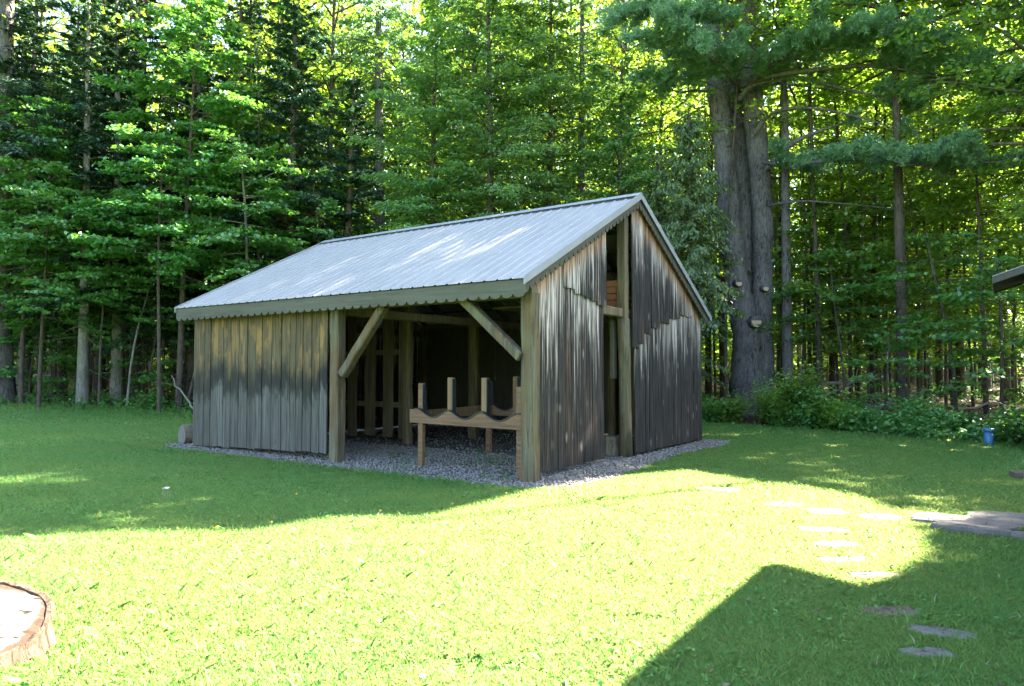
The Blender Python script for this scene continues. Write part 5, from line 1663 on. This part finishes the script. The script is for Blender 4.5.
# flowers
def flower(px, py, h, r, mat, label, name, cat, group=None, stems=1):
    x, y = px_ground(px, py)
    rt = empty(name, (x, y, float(gz(x, y))), random.uniform(0, 6), label, cat, group)
    for s in range(stems):
        ox = (s - (stems - 1) / 2) * .03
        m_ = MB(); m_.tube([(ox * .4, 0, -.01), (ox * .8, .004, h * .5), (ox, .0, h)], [.0035, .003, .0025], 5); m_.build('stem', M['stalk'], rt)
    V = []; F = []
    m_ = MB()
    for k in range(14):
        a = 2 * PI * k / 14; b = a + .36
        zz = h + .004 * (k % 2)
        m_.add([(0, 0, h + .012), (math.cos(a) * r, math.sin(a) * r, zz), (math.cos(b) * r * 1.02, math.sin(b) * r * 1.02, zz + .004)], [(0, 1, 2)])
        m_.add([(0, 0, h - .004), (math.cos(a) * r * .6, math.sin(a) * r * .6, zz - .012), (math.cos(b) * r, math.sin(b) * r, zz)], [(0, 2, 1)])
    m_.build('flower_head', M[mat], rt)
flower(165, 505, .20, .045, 'white', 'lone white flower head on tall thin stalks in the shaded left lawn', 'wildflower', 'flower', None, 3)
DL = [(217, 532), (271, 527), (452, 508), (610, 487), (648, 492), (700, 482), (745, 486), (560, 500), (135, 425), (506, 497), (545, 560), (380, 515), (296, 498), (700, 480), (668, 500)]
for q in DL:
    flower(q[0], q[1], .05, .016, 'yellow', 'yellow dandelion dot in the grass', 'dandelion', 'flower', 'dandelions scattered in the lawn')

# ------------------------------------------------------------------ buildings on the right (their roofs shade the lawn)
def gabled_house(name, corner_ab, z_eave, slope, half, length, wall_in, label, wallmat, over_b, towards):
    """Eave corner at building coordinates (a, b); the roof rises to the right (a falls)."""
    a, b = corner_ab
    x, y = B2W(a, b)
    rt = empty(name, (x, y, 0), TZ, label, 'building')
    # local x to the right, local y = depth
    t = 0.14 if z_eave > 3.6 else 0.07
    rbm = 'flash' if z_eave > 3.6 else 'dark'
    d0, d1 = (0, length) if towards > 0 else (-length, 0)
    zr = z_eave + slope * half
    for s in (0, 1):
        m_ = MB()
        if s == 0: P0, P1 = (0, z_eave), (half, zr)
        else: P0, P1 = (2 * half, z_eave), (half, zr)
        m_.hexa([(P0[0], d0, P0[1] - t), (P1[0], d0, P1[1] - t), (P1[0], d1, P1[1] - t), (P0[0], d1, P0[1] - t),
                 (P0[0], d0, P0[1]), (P1[0], d0, P1[1]), (P1[0], d1, P1[1]), (P0[0], d1, P0[1])] if s == 0 else
                [(P1[0], d0, P1[1] - t), (P0[0], d0, P0[1] - t), (P0[0], d1, P0[1] - t), (P1[0], d1, P1[1] - t),
                 (P1[0], d0, P1[1]), (P0[0], d0, P0[1]), (P0[0], d1, P0[1]), (P1[0], d1, P1[1])])
        m_.build('roof', M['darkroof'], rt)
        m_ = MB()
        for dd in (d0 - .025, d1 + .003):
            m_ = MB()
            m_.hexa([(P0[0], dd, P0[1] - t - .03), (P1[0], dd, P1[1] - t - .03), (P1[0], dd + .022, P1[1] - t - .03), (P0[0], dd + .022, P0[1] - t - .03),
                     (P0[0], dd, P0[1] + .03), (P1[0], dd, P1[1] + .03), (P1[0], dd + .022, P1[1] + .03), (P0[0], dd + .022, P0[1] + .03)])
            m_.build('rake_board', M[rbm], rt)
            m_ = MB()
            m_.hexa([(P0[0] - .01 * (1 - 2 * s), dd - .006, P0[1] + .032), (P1[0], dd - .006, P1[1] + .032), (P1[0], dd + .045, P1[1] + .032), (P0[0] - .01 * (1 - 2 * s), dd + .045, P0[1] + .032),
                     (P0[0] - .01 * (1 - 2 * s), dd - .006, P0[1] + .047), (P1[0], dd - .006, P1[1] + .047), (P1[0], dd + .045, P1[1] + .047), (P0[0] - .01 * (1 - 2 * s), dd + .045, P0[1] + .047)])
            m_.build('drip_edge', M['flash'], rt)
    w0, w1 = wall_in, 2 * half - wall_in
    e0, e1 = d0 + over_b, d1 - over_b
    m_ = MB()
    n = 14
    zt = z_eave + slope * wall_in - t - .01
    for k in range(n):      # clapboards
        z0 = .25 + (zt - .25) * k / n; z1 = .25 + (zt - .25) * (k + 1) / n - .004
        m_.box(w0, w1, e0, e0 + .05 - .001 * k, z0, z1); m_.box(w0, w1, e1 - .05, e1, z0, z1)
        m_.box(w0, w0 + .05, e0 + .052, e1 - .052, z0, z1); m_.box(w1 - .05, w1, e0 + .052, e1 - .052, z0, z1)
    for yy in (e0, e1 - .05):
        m_.add([(w0, yy, zt), (w1, yy, zt), (half, yy, zr - t - .03), (w0, yy + .05, zt), (w1, yy + .05, zt), (half, yy + .05, zr - t - .03)],
               [(0, 1, 2), (5, 4, 3), (0, 3, 4, 1), (1, 4, 5, 2), (2, 5, 3, 0)])
    m_.build('wall', M[wallmat], rt)
    m_ = MB(); m_.box(w0 - .03, w1 + .03, e0 - .03, e1 + .03, -.1, .248); m_.build('foundation', M['stone'], rt)
    # window on the wall that faces left
    yc = (e0 + e1) / 2
    m_ = MB()
    for (y0, y1, z0, z1) in ((yc - .5, yc + .5, 1.1, 1.18), (yc - .5, yc + .5, 2.02, 2.1), (yc - .5, yc - .42, 1.18, 2.02), (yc + .42, yc + .5, 1.18, 2.02), (yc - .02, yc + .02, 1.18, 2.02)):
        m_.box(w0 - .035, w0 - .003, y0, y1, z0, z1)
    wnd = m_.build('window', M['whitepaint'], rt)
    m_ = MB(); m_.box(w0 - .02, w0 - .004, yc - .418, yc + .418, 1.182, 2.018); m_.build('pane', M['glass'], wnd)
# the house: eave corner whose shadow is the wedge at the lower right
ap = px_ground(759, 571)
kl = 4.8
hx, hy = ap[0] + SH[0] * kl, ap[1] + SH[1] * kl
ha, hb = W2B(hx, hy)
gabled_house('house', (float(ha), float(hb)), kl * math.tan(SUN_EL), 0.35, 4.2, 4.6, .55, 'clapboard house just outside the right edge whose roof corner shades the lower lawn', 'siding', .45, -1)
ca, cb = W2B(9.5, 14.0)
gabled_house('cabin', (float(ca), float(cb)), 3.42, 0.34, 2.6, 2.3, .6, 'dark cabin whose low roof corner enters the photo at the right edge', 'dark', .45, 1)
print('objects', len(sc.objects))
